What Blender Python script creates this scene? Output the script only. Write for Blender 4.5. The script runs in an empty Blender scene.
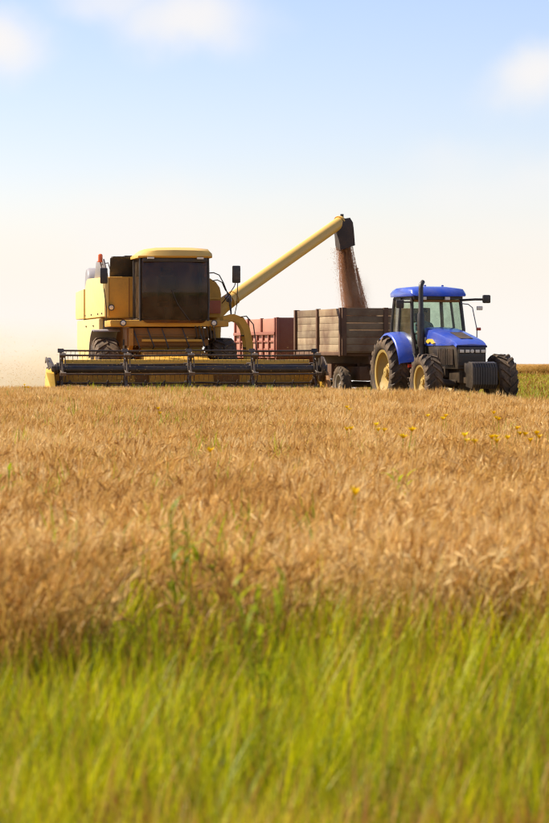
import bpy, bmesh, math, random
import numpy as np
from mathutils import Vector, Matrix, Euler
random.seed(7); RNG = np.random.default_rng(7)
R = math.radians
SC = bpy.context.scene
COL = SC.collection

# ------------------------------------------------------------------ camera
EYE = 1.35                       # metres above the field
FPX, CX, HY = 2700.0, 274.5, 352.0   # focal length in photo pixels, centre column, row of eye level
cd = bpy.data.cameras.new('camera'); cam = bpy.data.objects.new('camera', cd); COL.objects.link(cam)
cd.sensor_fit = 'HORIZONTAL'; cd.sensor_width = 36.0; cd.lens = FPX/549*36.0
cd.clip_start = 0.5; cd.clip_end = 6000
cam.location = (0, 0, EYE)
cam.rotation_euler = (R(90) - math.atan((411.5-HY)/FPX), 0, 0)
cd.dof.use_dof = True; cd.dof.focus_distance = 46.0; cd.dof.aperture_fstop = 8.5
SC.camera = cam

# ------------------------------------------------------------------ sky and sun
SUN_DIR = Vector((-0.80, 0.26, 0.86)).normalized()
SUN_EL = math.asin(SUN_DIR.z); SUN_AZ = math.atan2(SUN_DIR.x, SUN_DIR.y)
W = bpy.data.worlds.new('World'); SC.world = W; W.use_nodes = True
wn, wl = W.node_tree.nodes, W.node_tree.links
wn.clear()
def wnode(t, **k):
    n = wn.new(t)
    for a, b in k.items(): setattr(n, a, b)
    return n
wout = wnode('ShaderNodeOutputWorld'); wbg = wnode('ShaderNodeBackground')
sky = wnode('ShaderNodeTexSky', sky_type='NISHITA', sun_disc=False, sun_elevation=SUN_EL, sun_rotation=SUN_AZ,
            air_density=1.0, dust_density=0.6, ozone_density=2.0, altitude=0)
wbg.inputs['Strength'].default_value = 0.10
tc = wnode('ShaderNodeTexCoord')
sep = wnode('ShaderNodeSeparateXYZ'); wl.new(tc.outputs['Generated'], sep.inputs[0])
# pale summer haze that thickens towards the horizon
hz = wnode('ShaderNodeMapRange', interpolation_type='SMOOTHERSTEP')
for k, v in (('From Min', 0.0), ('From Max', 0.080), ('To Min', 0.98), ('To Max', 0.07)): hz.inputs[k].default_value = v
wl.new(sep.outputs['Z'], hz.inputs['Value'])
mixh = wnode('ShaderNodeMixRGB'); mixh.inputs[2].default_value = (5.78, 5.47, 5.12, 1)
hsv = wnode('ShaderNodeHueSaturation'); hsv.inputs['Saturation'].default_value = 1.22; hsv.inputs['Value'].default_value = 0.97
mult = wnode('ShaderNodeMixRGB', blend_type='MULTIPLY'); mult.inputs[0].default_value = 1.0; mult.inputs[2].default_value = (1.08, 0.95, 1.02, 1); wl.new(sky.outputs[0], mult.inputs[1]); wl.new(mult.outputs[0], hsv.inputs['Color'])
wl.new(hz.outputs[0], mixh.inputs[0]); wl.new(hsv.outputs[0], mixh.inputs[1])
# soft rounded summer clouds: a few near the horizon in view, a loose field of the same all over the sky
wn_ = wnode('ShaderNodeTexNoise'); wn_.inputs['Scale'].default_value = 26.0; wn_.inputs['Detail'].default_value = 4.0
wl.new(tc.outputs['Generated'], wn_.inputs['Vector'])
wsub = wnode('ShaderNodeVectorMath', operation='SUBTRACT'); wsub.inputs[1].default_value = (0.5, 0.5, 0.5); wl.new(wn_.outputs['Color'], wsub.inputs[0])
wsc = wnode('ShaderNodeVectorMath', operation='SCALE'); wsc.inputs['Scale'].default_value = 0.030; wl.new(wsub.outputs[0], wsc.inputs[0])
wadd = wnode('ShaderNodeVectorMath', operation='ADD'); wl.new(tc.outputs['Generated'], wadd.inputs[0]); wl.new(wsc.outputs[0], wadd.inputs[1])
def blob(dx, dz, rx, rz, strength):
    v = Vector((dx, 1.0, dz)).normalized()
    a = wnode('ShaderNodeVectorMath', operation='SUBTRACT'); a.inputs[1].default_value = v; wl.new(wadd.outputs[0], a.inputs[0])
    b_ = wnode('ShaderNodeVectorMath', operation='MULTIPLY'); b_.inputs[1].default_value = (1/rx, 1/rx, 1/rz); wl.new(a.outputs[0], b_.inputs[0])
    c_ = wnode('ShaderNodeVectorMath', operation='LENGTH'); wl.new(b_.outputs[0], c_.inputs[0])
    d_ = wnode('ShaderNodeMapRange', interpolation_type='SMOOTHERSTEP')
    for k, q in (('From Min', 0.0), ('From Max', 1.0), ('To Min', strength), ('To Max', 0.0)): d_.inputs[k].default_value = q
    wl.new(c_.outputs['Value'], d_.inputs['Value']); return d_.outputs[0]
cn = wnode('ShaderNodeTexNoise'); cn.inputs['Scale'].default_value = 5.0; cn.inputs['Detail'].default_value = 3.0; cn.inputs['Roughness'].default_value = 0.45
mp = wnode('ShaderNodeMapping'); mp.inputs['Scale'].default_value = (1.0, 1.0, 2.6); wl.new(wadd.outputs[0], mp.inputs[0]); wl.new(mp.outputs[0], cn.inputs['Vector'])
cm = wnode('ShaderNodeMapRange', interpolation_type='SMOOTHSTEP')
for k, v in (('From Min', 0.56), ('From Max', 0.76), ('To Min', 0.0), ('To Max', 0.8)): cm.inputs[k].default_value = v
wl.new(cn.outputs['Fac'], cm.inputs['Value'])
acc = cm.outputs[0]
for args in ((-0.104, 0.116, 0.032, 0.022, 0.9), (-0.034, 0.124, 0.048, 0.022, 0.85), (-0.062, 0.128, 0.028, 0.016, 0.6), (0.098, 0.100, 0.036, 0.022, 0.85), (-0.048, 0.046, 0.05, 0.03, 0.6), (0.02, 0.160, 0.05, 0.02, 0.8), (0.16, 0.13, 0.05, 0.025, 0.8), (-0.19, 0.10, 0.06, 0.025, 0.8)):
    mxm = wnode('ShaderNodeMath', operation='MAXIMUM'); wl.new(acc, mxm.inputs[0]); wl.new(blob(*args), mxm.inputs[1]); acc = mxm.outputs[0]
mixc = wnode('ShaderNodeMixRGB'); mixc.inputs[2].default_value = (5.7, 5.45, 5.25, 1)
wl.new(acc, mixc.inputs[0]); wl.new(mixh.outputs[0], mixc.inputs[1])
wl.new(mixc.outputs[0], wbg.inputs['Color']); wl.new(wbg.outputs[0], wout.inputs['Surface'])

sd = bpy.data.lights.new('sun', 'SUN'); sun = bpy.data.objects.new('sun', sd); COL.objects.link(sun)
sd.energy = 5.0; sd.angle = R(0.5); sd.color = (1.0, 0.93, 0.80)
sun.rotation_euler = SUN_DIR.to_track_quat('Z', 'Y').to_euler()

SC.view_settings.view_transform = 'Standard'; SC.view_settings.look = 'None'
SC.view_settings.exposure = 0.80; SC.view_settings.gamma = 1.0
SC.cycles.max_bounces = 8; SC.cycles.transparent_max_bounces = 16; SC.cycles.volume_bounces = 1
SC.cycles.use_denoising = True; SC.cycles.denoising_prefilter = 'ACCURATE'; SC.cycles.filter_width = 1.15

# ------------------------------------------------------------------ materials
def mat(name):
    m = bpy.data.materials.new(name); m.use_nodes = True
    return m, m.node_tree.nodes, m.node_tree.links, m.node_tree.nodes['Principled BSDF']
def noise(n, l, scale, detail=4, rough=0.55, coord='Object', stretch=None):
    t = n.new('ShaderNodeTexCoord'); x = n.new('ShaderNodeTexNoise')
    x.inputs['Scale'].default_value = scale; x.inputs['Detail'].default_value = detail; x.inputs['Roughness'].default_value = rough
    if stretch:
        mpp = n.new('ShaderNodeMapping'); mpp.inputs['Scale'].default_value = stretch
        l.new(t.outputs[coord], mpp.inputs[0]); l.new(mpp.outputs[0], x.inputs['Vector'])
    else: l.new(t.outputs[coord], x.inputs['Vector'])
    return x.outputs['Fac']
def ramp(n, l, fac, stops):
    r = n.new('ShaderNodeValToRGB'); e = r.color_ramp.elements
    while len(e) < len(stops): e.new(0.5)
    for i, (p, c) in enumerate(stops):
        e[i].position = p; e[i].color = (*c, 1) if len(c) == 3 else c
    l.new(fac, r.inputs[0]); return r.outputs[0]
def mixc3(n, l, fac, a, b):
    m = n.new('ShaderNodeMixRGB')
    for s, v in ((0, fac), (1, a), (2, b)):
        if isinstance(v, (int, float)): m.inputs[s].default_value = v
        elif isinstance(v, tuple): m.inputs[s].default_value = (*v, 1)
        else: l.new(v, m.inputs[s])
    return m.outputs[0]
def bump(n, l, p, h, strength=0.3, dist=0.01):
    b = n.new('ShaderNodeBump'); b.inputs['Strength'].default_value = strength; b.inputs['Distance'].default_value = dist
    l.new(h, b.inputs['Height']); l.new(b.outputs[0], p.inputs['Normal'])
DUST = (0.40, 0.27, 0.14)
def paint(name, col, rough=0.42, dust=0.45, dustc=DUST, metallic=0.0, coat=0.0):
    m, n, l, p = mat(name)
    f1 = noise(n, l, 2.2, 6, 0.65); f2 = noise(n, l, 26, 3, 0.6)
    d1 = ramp(n, l, f1, ((0.38, (0, 0, 0)), (0.72, (1, 1, 1)))); d2 = ramp(n, l, f2, ((0.35, (0.35,)*3), (0.7, (1, 1, 1))))
    mm = n.new('ShaderNodeMath'); mm.operation = 'MULTIPLY'; l.new(d1, mm.inputs[0]); l.new(d2, mm.inputs[1])
    m2 = n.new('ShaderNodeMath'); m2.operation = 'MULTIPLY_ADD'; l.new(mm.outputs[0], m2.inputs[0]); m2.inputs[1].default_value = dust; m2.inputs[2].default_value = dust*0.12
    l.new(mixc3(n, l, m2.outputs[0], col, dustc), p.inputs['Base Color'])
    mr = n.new('ShaderNodeMapRange'); mr.inputs['To Min'].default_value = rough; mr.inputs['To Max'].default_value = min(0.95, rough+0.5)
    l.new(m2.outputs[0], mr.inputs[0]); l.new(mr.outputs[0], p.inputs['Roughness'])
    p.inputs['Metallic'].default_value = metallic; p.inputs['Coat Weight'].default_value = coat
    bump(n, l, p, f1, 0.06, 0.03)
    return m
M = {}
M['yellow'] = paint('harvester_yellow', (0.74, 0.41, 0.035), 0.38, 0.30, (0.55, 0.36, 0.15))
M['panel'] = paint('sunlit_yellow', (0.80, 0.56, 0.17), 0.45, 0.45, (0.58, 0.40, 0.19))  # paler yellow: glare on the sunlit side put into the paint, under real dust
M['amberdark'] = paint('grimy_orange', (0.42, 0.18, 0.012), 0.6, 0.6, (0.18, 0.085, 0.03))
M['yellow_pale'] = paint('auger_yellow', (0.74, 0.43, 0.085), 0.4, 0.28, (0.55, 0.36, 0.15))
M['amber'] = paint('dusty_yellow', (0.66, 0.32, 0.018), 0.5, 0.8, (0.36, 0.19, 0.05))
M['brownsteel'] = paint('grimy_brown_steel', (0.24, 0.095, 0.012), 0.6, 0.75, (0.30, 0.155, 0.04))
M['redpanel'] = paint('orange_red_paint', (0.50, 0.09, 0.02), 0.45, 0.4)
M['black'] = paint('black_paint', (0.016, 0.012, 0.009), 0.42, 0.22)
M['blacksteel'] = paint('dusty_black_steel', (0.026, 0.017, 0.010), 0.45, 0.5, (0.24, 0.14, 0.06))
M['grey'] = paint('grey_steel_and_lit_black', (0.27, 0.25, 0.26), 0.45, 0.35)  # plain grey metal; on the tank side flaps it stands for sunlit black
M['steel'] = paint('worn_steel', (0.10, 0.075, 0.055), 0.36, 0.5, (0.30, 0.20, 0.11), metallic=0.25)
M['blue'] = paint('tractor_blue', (0.009, 0.055, 0.40), 0.26, 0.34, (0.30, 0.25, 0.22), coat=0.5)
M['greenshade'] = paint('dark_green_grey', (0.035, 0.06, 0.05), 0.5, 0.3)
M['rim'] = paint('rim_cream_yellow', (0.46, 0.30, 0.06), 0.55, 0.75, (0.30, 0.19, 0.08))
M['rimgrey'] = paint('rim_pale_grey', (0.30, 0.26, 0.22), 0.5, 0.5)
M['rubber'] = paint('tyre_rubber', (0.030, 0.020, 0.012), 0.8, 0.95, (0.30, 0.18, 0.085))
M['spout'] = paint('spout_rubber', (0.035, 0.024, 0.018), 0.7, 0.7, (0.14, 0.085, 0.05))
M['redsteel'] = paint('faded_red_steel', (0.30, 0.08, 0.045), 0.6, 0.6, (0.34, 0.17, 0.10))
M['redpale'] = paint('faded_pink_red_steel', (0.42, 0.165, 0.10), 0.6, 0.75, (0.44, 0.25, 0.16))
M['rust'] = paint('rusty_brown_steel', (0.12, 0.052, 0.022), 0.75, 0.7, (0.24, 0.13, 0.06))
M['lampwhite'] = paint('lamp_lens', (0.80, 0.68, 0.50), 0.15, 0.12)
M['reflector'] = paint('red_reflector', (0.55, 0.04, 0.01), 0.25, 0.15)
M['beacon'] = paint('beacon_orange', (0.80, 0.12, 0.01), 0.2, 0.08)
M['seatcloth'] = paint('seat_cloth', (0.022, 0.022, 0.028), 0.85, 0.25)
M['decal'] = paint('decal_yellow', (0.75, 0.45, 0.04), 0.4, 0.1)
M['decalwhite'] = paint('decal_white', (0.7, 0.68, 0.64), 0.4, 0.1)
M['shirt'] = paint('grey_blue_shirt', (0.19, 0.25, 0.27), 0.9, 0.1)
M['skin'] = paint('skin', (0.40, 0.21, 0.13), 0.55, 0.05)
M['hair'] = paint('dark_hair', (0.02, 0.014, 0.01), 0.7, 0.05)
M['trousers'] = paint('dark_trousers', (0.03, 0.035, 0.05), 0.9, 0.1)

def wood(name, a, b, stain):
    m, n, l, p = mat(name)
    g = noise(n, l, 3.0, 8, 0.7, stretch=(5, 0.6, 14)); s = noise(n, l, 1.3, 5, 0.6)
    o = n.new('ShaderNodeObjectInfo')
    base = mixc3(n, l, g, a, b)
    st = ramp(n, l, s, ((0.40, (0, 0, 0)), (0.66, (0.9,)*3)))
    hsv = n.new('ShaderNodeHueSaturation'); mr = n.new('ShaderNodeMapRange'); mr.inputs['To Min'].default_value = 0.75; mr.inputs['To Max'].default_value = 1.2
    l.new(o.outputs['Random'], mr.inputs[0]); l.new(mr.outputs[0], hsv.inputs['Value'])
    l.new(mixc3(n, l, st, base, stain), hsv.inputs['Color'])
    l.new(hsv.outputs[0], p.inputs['Base Color']); p.inputs['Roughness'].default_value = 0.85
    bump(n, l, p, g, 0.4, 0.01); return m
M['plank'] = wood('weathered_plank', (0.27, 0.18, 0.095), (0.46, 0.34, 0.20), (0.15, 0.075, 0.035))
M['plankdark'] = wood('stained_and_shaded_plank', (0.24, 0.15, 0.075), (0.35, 0.24, 0.125), (0.14, 0.065, 0.028))  # stain of the rim boards; also shade of the end boards as colour

def glass(name, tint, refl=0.12):
    m, n, l, p = mat(name)
    n.remove(p); out = n['Material Output']
    t = n.new('ShaderNodeBsdfTransparent'); t.inputs[0].default_value = (*tint, 1)
    g = n.new('ShaderNodeBsdfGlossy'); g.inputs['Roughness'].default_value = 0.06; g.inputs[0].default_value = (0.9, 0.9, 0.9, 1)
    lf_ = n.new('ShaderNodeLayerWeight'); pw = n.new('ShaderNodeMath'); pw.operation = 'POWER'; pw.inputs[1].default_value = 4.0; l.new(lf_.outputs['Facing'], pw.inputs[0])
    lw = n.new('ShaderNodeMath'); lw.operation = 'MULTIPLY_ADD'; lw.inputs[1].default_value = 0.5; lw.inputs[2].default_value = 0.022; l.new(pw.outputs[0], lw.inputs[0])
    d = n.new('ShaderNodeBsdfDiffuse'); d.inputs[0].default_value = (0.35, 0.25, 0.15, 1)
    fd = noise(n, l, 4, 5, 0.6); rd = ramp(n, l, fd, ((0.35, (0.03,)*3), (0.75, (0.17,)*3)))
    m1 = n.new('ShaderNodeMixShader'); m2 = n.new('ShaderNodeMixShader')
    l.new(lw.outputs[0], m1.inputs[0]); l.new(t.outputs[0], m1.inputs[1]); l.new(g.outputs[0], m1.inputs[2])
    l.new(rd, m2.inputs[0]); l.new(m1.outputs[0], m2.inputs[1]); l.new(d.outputs[0], m2.inputs[2])
    l.new(m2.outputs[0], out.inputs['Surface']); return m
M['glassdark'] = glass('tinted_cab_glass', (0.55, 0.43, 0.33))
M['glassgreen'] = glass('green_cab_glass', (0.86, 0.93, 0.87))

def plantmat(name, stops, transl=0.35, rough=0.6, uvz=None):
    """leaf / straw: colour varies from plant to plant and along it, light passes through"""
    m, n, l, p = mat(name); n.remove(p); out = n['Material Output']
    o = n.new('ShaderNodeObjectInfo'); f = noise(n, l, 9, 3, 0.6)
    a = n.new('ShaderNodeMath'); a.operation = 'MULTIPLY_ADD'; a.inputs[1].default_value = 0.5
    l.new(f, a.inputs[0]); l2 = n.new('ShaderNodeMath'); l2.operation = 'MULTIPLY'; l2.inputs[1].default_value = 0.5
    l.new(o.outputs['Random'], l2.inputs[0]); l.new(l2.outputs[0], a.inputs[2])
    big = n.new('ShaderNodeTexNoise'); big.inputs['Scale'].default_value = 0.55; big.inputs['Detail'].default_value = 3; l.new(o.outputs['Location'], big.inputs['Vector'])
    bs = n.new('ShaderNodeMath'); bs.operation = 'MULTIPLY_ADD'; bs.inputs[1].default_value = 0.5; bs.inputs[2].default_value = -0.25; l.new(big.outputs['Fac'], bs.inputs[0])
    ad = n.new('ShaderNodeMath'); ad.operation = 'ADD'; l.new(a.outputs[0], ad.inputs[0]); l.new(bs.outputs[0], ad.inputs[1])
    c = ramp(n, l, ad.outputs[0], stops)
    d = n.new('ShaderNodeBsdfDiffuse'); t = n.new('ShaderNodeBsdfTranslucent'); g = n.new('ShaderNodeBsdfGlossy'); g.inputs['Roughness'].default_value = 0.45
    l.new(c, d.inputs[0]); l.new(c, t.inputs[0])
    mx = n.new('ShaderNodeMixShader'); mx.inputs[0].default_value = transl
    l.new(d.outputs[0], mx.inputs[1]); l.new(t.outputs[0], mx.inputs[2])
    mg = n.new('ShaderNodeMixShader'); mg.inputs[0].default_value = 0.015
    l.new(mx.outputs[0], mg.inputs[1]); l.new(g.outputs[0], mg.inputs[2]); l.new(mg.outputs[0], out.inputs['Surface'])
    return m
M['straw'] = plantmat('ripe_straw', ((0.20, (0.40, 0.21, 0.045)), (0.5, (0.73, 0.46, 0.11)), (0.78, (0.88, 0.68, 0.30))), 0.38)
M['ear'] = plantmat('ripe_ear', ((0.20, (0.42, 0.20, 0.045)), (0.5, (0.75, 0.45, 0.12)), (0.78, (0.90, 0.68, 0.32))), 0.30)
M['blade'] = plantmat('grass_blade', ((0.22, (0.13, 0.17, 0.002)), (0.45, (0.38, 0.40, 0.003)), (0.60, (0.50, 0.47, 0.003)), (0.78, (0.66, 0.57, 0.006))), 0.45)
M['deadblade'] = plantmat('dead_grass_blade', ((0.25, (0.30, 0.11, 0.02)), (0.5, (0.48, 0.23, 0.04)), (0.75, (0.62, 0.40, 0.10))), 0.4)
M['meadow'] = plantmat('meadow_blade', ((0.25, (0.18, 0.20, 0.01)), (0.5, (0.34, 0.33, 0.02)), (0.75, (0.52, 0.42, 0.06))), 0.45)
M['weedleaf'] = plantmat('weed_leaf', ((0.25, (0.18, 0.24, 0.006)), (0.5, (0.32, 0.36, 0.01)), (0.75, (0.46, 0.46, 0.02))), 0.5)
M['petal'] = plantmat('yellow_petal', ((0.25, (0.70, 0.42, 0.0)), (0.75, (0.85, 0.62, 0.01))), 0.3)
M['grain'] = plantmat('falling_grain', ((0.25, (0.58, 0.32, 0.15)), (0.5, (0.70, 0.42, 0.21)), (0.75, (0.80, 0.54, 0.30))), 0.5)

# ground: soil and stubble, greener on the mown side
gm, n, l, p = mat('field_soil')
f1 = noise(n, l, 0.9, 6, 0.65, 'Object'); f2 = noise(n, l, 14, 5, 0.7, 'Object', (1, 0.5, 1))
soil = ramp(n, l, f2, ((0.3, (0.09, 0.055, 0.025)), (0.55, (0.20, 0.125, 0.05)), (0.75, (0.32, 0.21, 0.085))))
grs = ramp(n, l, f2, ((0.3, (0.09, 0.11, 0.015)), (0.55, (0.20, 0.20, 0.03)), (0.75, (0.32, 0.28, 0.06))))
geo = n.new('ShaderNodeNewGeometry'); sx = n.new('ShaderNodeSeparateXYZ'); l.new(geo.outputs['Position'], sx.inputs[0])
def rng(sock, a, b):
    r = n.new('ShaderNodeMapRange'); r.inputs['From Min'].default_value = a; r.inputs['From Max'].default_value = b
    l.new(sock, r.inputs[0]); return r.outputs[0]
mn = n.new('ShaderNodeMath'); mn.operation = 'MULTIPLY'; l.new(rng(sx.outputs['Y'], 66, 72), mn.inputs[0]); l.new(rng(sx.outputs['Y'], 172, 166), mn.inputs[1])
far = n.new('ShaderNodeMath'); far.operation = 'MULTIPLY'; l.new(mn.outputs[0], far.inputs[0])
l.new(ramp(n, l, f1, ((0.3, (0.55,)*3), (0.6, (1, 1, 1)))), far.inputs[1])
nr = n.new('ShaderNodeMath'); nr.operation = 'MAXIMUM'; l.new(far.outputs[0], nr.inputs[0]); l.new(rng(sx.outputs['Y'], 11, 8.5), nr.inputs[1])
l.new(mixc3(n, l, nr.outputs[0], soil, grs), p.inputs['Base Color']); p.inputs['Roughness'].default_value = 0.95
bump(n, l, p, f2, 0.6, 0.03)
M['ground'] = gm

# ------------------------------------------------------------------ mesh helpers
class MB:
    def __init__(s): s.v = []; s.f = []
    def add(s, v, f):
        o = len(s.v); s.v += [tuple(x) for x in v]; s.f += [tuple(i+o for i in q) for q in f]; return s
    def hexa(s, p):      # 8 corners: bottom 4 ccw, top 4 ccw
        return s.add(p, [(3,2,1,0),(4,5,6,7),(0,1,5,4),(1,2,6,5),(2,3,7,6),(3,0,4,7)])
    def box(s, x0, x1, y0, y1, z0, z1, rot=None, piv=None):
        p = [Vector(q) for q in ((x0,y0,z0),(x1,y0,z0),(x1,y1,z0),(x0,y1,z0),(x0,y0,z1),(x1,y0,z1),(x1,y1,z1),(x0,y1,z1))]
        if rot is not None:
            c = Vector(piv) if piv else Vector(((x0+x1)/2,(y0+y1)/2,(z0+z1)/2)); m = Euler(rot).to_matrix()
            p = [c + m @ (q-c) for q in p]
        return s.hexa(p)
    def prism(s, poly, axis, a, b):   # polygon in the other two axes, extruded a..b
        def pt(u, v, w): return {'x': (w,u,v), 'y': (u,w,v), 'z': (u,v,w)}[axis]
        k = len(poly); v = [pt(u, w, a) for u, w in poly] + [pt(u, w, b) for u, w in poly]
        f = [tuple(range(k))[::-1], tuple(range(k, 2*k))] + [(i, (i+1)%k, (i+1)%k+k, i+k) for i in range(k)]
        return s.add(v, f)
    def loft(s, rings, cap=True, closed=True):
        k = len(rings[0]); v = [q for r in rings for q in r]; f = []
        for i in range(len(rings)-1):
            for j in range(k if closed else k-1):
                f.append((i*k+j, i*k+(j+1)%k, (i+1)*k+(j+1)%k, (i+1)*k+j))
        if cap and closed: f += [tuple(range(k))[::-1], tuple(range((len(rings)-1)*k, len(rings)*k))]
        return s.add(v, f)
    def tube(s, pts, r, n=8):
        pts = [Vector(q) for q in pts]; rr = r if isinstance(r, (list, tuple)) else [r]*len(pts)
        t0 = (pts[1]-pts[0]).normalized(); up = Vector((0,0,1)) if abs(t0.z) < 0.9 else Vector((1,0,0))
        u = t0.cross(up).normalized(); rings = []
        for i, q in enumerate(pts):
            a = pts[max(i-1,0)]; b = pts[min(i+1,len(pts)-1)]; t = (b-a).normalized()
            u = (u - t*u.dot(t)).normalized(); w = t.cross(u)
            rings.append([q + (u*math.cos(2*math.pi*k/n) + w*math.sin(2*math.pi*k/n))*rr[i] for k in range(n)])
        return s.loft(rings)
    def lathe(s, prof, c=(0,0,0), axis='x', n=32, a0=0.0, cap=True):  # prof: (along axis, radius), closed or not
        rings = []
        for a, r in prof:
            ring = []
            for k in range(n):
                t = 2*math.pi*k/n + a0; u, w = r*math.cos(t), r*math.sin(t)
                ring.append({'x': (c[0]+a, c[1]+u, c[2]+w), 'y': (c[0]+w, c[1]+a, c[2]+u), 'z': (c[0]+u, c[1]+w, c[2]+a)}[axis])
            rings.append(ring)
        return s.loft(rings, cap=cap)
    def sheet(s, grid, th, nrm):      # grid of points, thickened along nrm
        nrm = Vector(nrm)*th; a = [[Vector(q) for q in r] for r in grid]
        rings = [r + [q+nrm for q in reversed(r)] for r in a]
        return s.loft(rings)
    def mesh(s, name, m, bevel=0, smooth=True, ang=35, seg=2):
        bm = bmesh.new(); vs = [bm.verts.new(q) for q in s.v]
        for q in s.f:
            try: bm.faces.new([vs[i] for i in q])
            except ValueError: pass
        bmesh.ops.recalc_face_normals(bm, faces=bm.faces)
        if bevel:
            e = [x for x in bm.edges if len(x.link_faces) == 2 and x.calc_face_angle() > R(28)]
            bmesh.ops.bevel(bm, geom=e, offset=bevel, segments=seg, profile=0.6, affect='EDGES', clamp_overlap=True)
        me = bpy.data.meshes.new(name); bm.to_mesh(me); bm.free()
        for x in (m if isinstance(m, (list, tuple)) else [m]): me.materials.append(M[x] if isinstance(x, str) else x)
        if smooth:
            me.shade_smooth(); me.set_sharp_from_angle(angle=R(ang))
        return me
    def build(s, name, m, parent=None, bevel=0, loc=None, **k):
        return link(name, s.mesh(name, m, bevel, **k), parent, loc)
def link(name, me, parent=None, loc=None, rot=None):
    o = bpy.data.objects.new(name, me); COL.objects.link(o); o.parent = parent
    if loc is not None: o.location = loc
    if rot is not None: o.rotation_euler = rot
    return o
def tag(o, label=None, cat=None, group=None, kind=None):
    for k, v in (('label', label), ('category', cat), ('group', group), ('kind', kind)):
        if v: o[k] = v
    return o
def thing(name, loc, rz, label, cat, group=None):
    o = bpy.data.objects.new(name, None); COL.objects.link(o); o.location = loc; o.rotation_euler = (0, 0, rz)
    o.empty_display_size = 0.2
    return tag(o, label, cat, group)
def arc(cx, cz, r, a0, a1, n):
    return [(cx + r*math.cos(R(a0+(a1-a0)*i/n)), cz + r*math.sin(R(a0+(a1-a0)*i/n))) for i in range(n+1)]

# ------------------------------------------------------------------ terrain
def terrain(x, y):
    x = np.asarray(x, float); y = np.asarray(y, float)
    t = np.clip((x - 2.0)/9.0, 0, 1); t = t*t*(3-2*t)
    y0 = 76 + t*112
    d = np.clip(y - y0, 0, None)
    z = -0.028*np.sqrt(d*d + 400) + 0.028*20
    z = z - np.clip(d-300, 0, None)*0.0
    z += 0.03*np.sin(x*0.31+1.0)*np.sin(y*0.17) * np.clip((y-12)/10, 0, 1)*np.clip((75-y)/10, 0, 1)
    return z
xs = np.concatenate([-np.geomspace(24, 3000, 16)[::-1], np.linspace(-23, 23, 70), np.geomspace(24, 3000, 16)])
ys = np.concatenate([[-400, -120, -40, -15], np.linspace(-6, 130, 120), np.geomspace(132, 5000, 60)])
X, Y = np.meshgrid(xs, ys); Z = terrain(X, Y)
nx, ny = len(xs), len(ys)
vv = np.stack([X.ravel(), Y.ravel(), Z.ravel()], 1)
ff = [(j*nx+i, j*nx+i+1, (j+1)*nx+i+1, (j+1)*nx+i) for j in range(ny-1) for i in range(nx-1)]
me = bpy.data.meshes.new('ground'); me.from_pydata(vv.tolist(), [], ff); me.materials.append(M['ground']); me.shade_smooth()
tag(link('ground', me), kind='structure', label='field ground of pale soil and stubble falling away behind the machines')

# ------------------------------------------------------------------ wheels
def tyre_mesh(name, Rr, Wd, rim, nl, lh, n=56):
    """agricultural tyre, axle along x, with real chevron lugs"""
    b = MB(); h = Wd/2; Rb = Rr - lh; q = Rb - rim
    prof = [(-h*0.72, rim), (-h*0.86, rim+q*0.12), (-h*0.98, rim+q*0.42), (-h*0.97, rim+q*0.70), (-h*0.88, rim+q*0.90),
            (-h*0.62, rim+q*0.985), (0, Rb), (h*0.62, rim+q*0.985), (h*0.88, rim+q*0.90), (h*0.97, rim+q*0.70),
            (h*0.98, rim+q*0.42), (h*0.86, rim+q*0.12), (h*0.72, rim), (-h*0.72, rim)]
    rings = [[(a, r*math.cos(2*math.pi*k/n), r*math.sin(2*math.pi*k/n)) for k in range(n)] for a, r in prof]
    b.loft(rings, cap=False)
    st = 2*math.pi/nl
    for s in (-1, 1):
        for i in range(nl):
            t0 = i*st + (st/2 if s > 0 else 0); secs = []
            for u, x, r, hw in ((0, -0.06, Rb-0.015, 0.20), (0.35, 0.34, Rb-0.02, 0.17), (0.75, 0.74, rim+q*0.955, 0.19), (1.0, 0.97, rim+q*0.82, 0.24), (1.0, 1.0, rim+q*0.66, 0.20)):
                th = t0 + u*st*0.95; top = r + lh*(1.0 if u < 1 else 0.65); ww = hw*st
                if u == 1.0: top = r + lh*0.7
                sec = []
                for (rr, dt) in ((r-0.02, -ww), (r-0.02, ww), (top, ww*0.72), (top, -ww*0.72)):
                    sec.append((s*h*x, rr*math.cos(th+dt), rr*math.sin(th+dt)))
                secs.append(sec)
            b.loft(secs)
    return b.mesh(name, 'rubber', ang=40)
def rim_mesh(name, rim, Wd, m, dish=0.10, nb=8):
    b = MB(); h = Wd/2*0.74
    b.lathe([(-h, rim*0.90), (-h-0.015, rim*1.02), (-h+0.01, rim*1.04), (-h+0.02, rim*0.97), (-h+dish*0.6, rim*0.86), (-h+dish, rim*0.62), (-h+dish*1.15, rim*0.45),
             (-h+dish*0.8, rim*0.36), (-h+dish*0.7, rim*0.22), (-h+dish*0.35, rim*0.20), (-h+dish*0.3, 0.02),
             (h-dish*0.3, 0.02), (h-dish, rim*0.4), (h-dish, rim*0.75), (h+0.01, rim*0.98), (h, rim*1.03), (h-0.02, rim*0.96), (-h+0.1, rim*0.955), (-h, rim*0.90)], n=36, cap=False)
    for k in range(nb):
        t = 2*math.pi*k/nb
        b.lathe([(-h+dish*0.62, 0.018), (-h+dish*0.95, 0.018)], (0, rim*0.30*math.cos(t), rim*0.30*math.sin(t)), n=6)
    return b.mesh(name, m)
def wheel(parent, loc, tm, rm, flip=False, spin=0.0):
    w = link('wheel', rm, parent, loc, (spin, 0, math.pi if flip else 0))
    link('tyre', tm, w); return w

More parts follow.
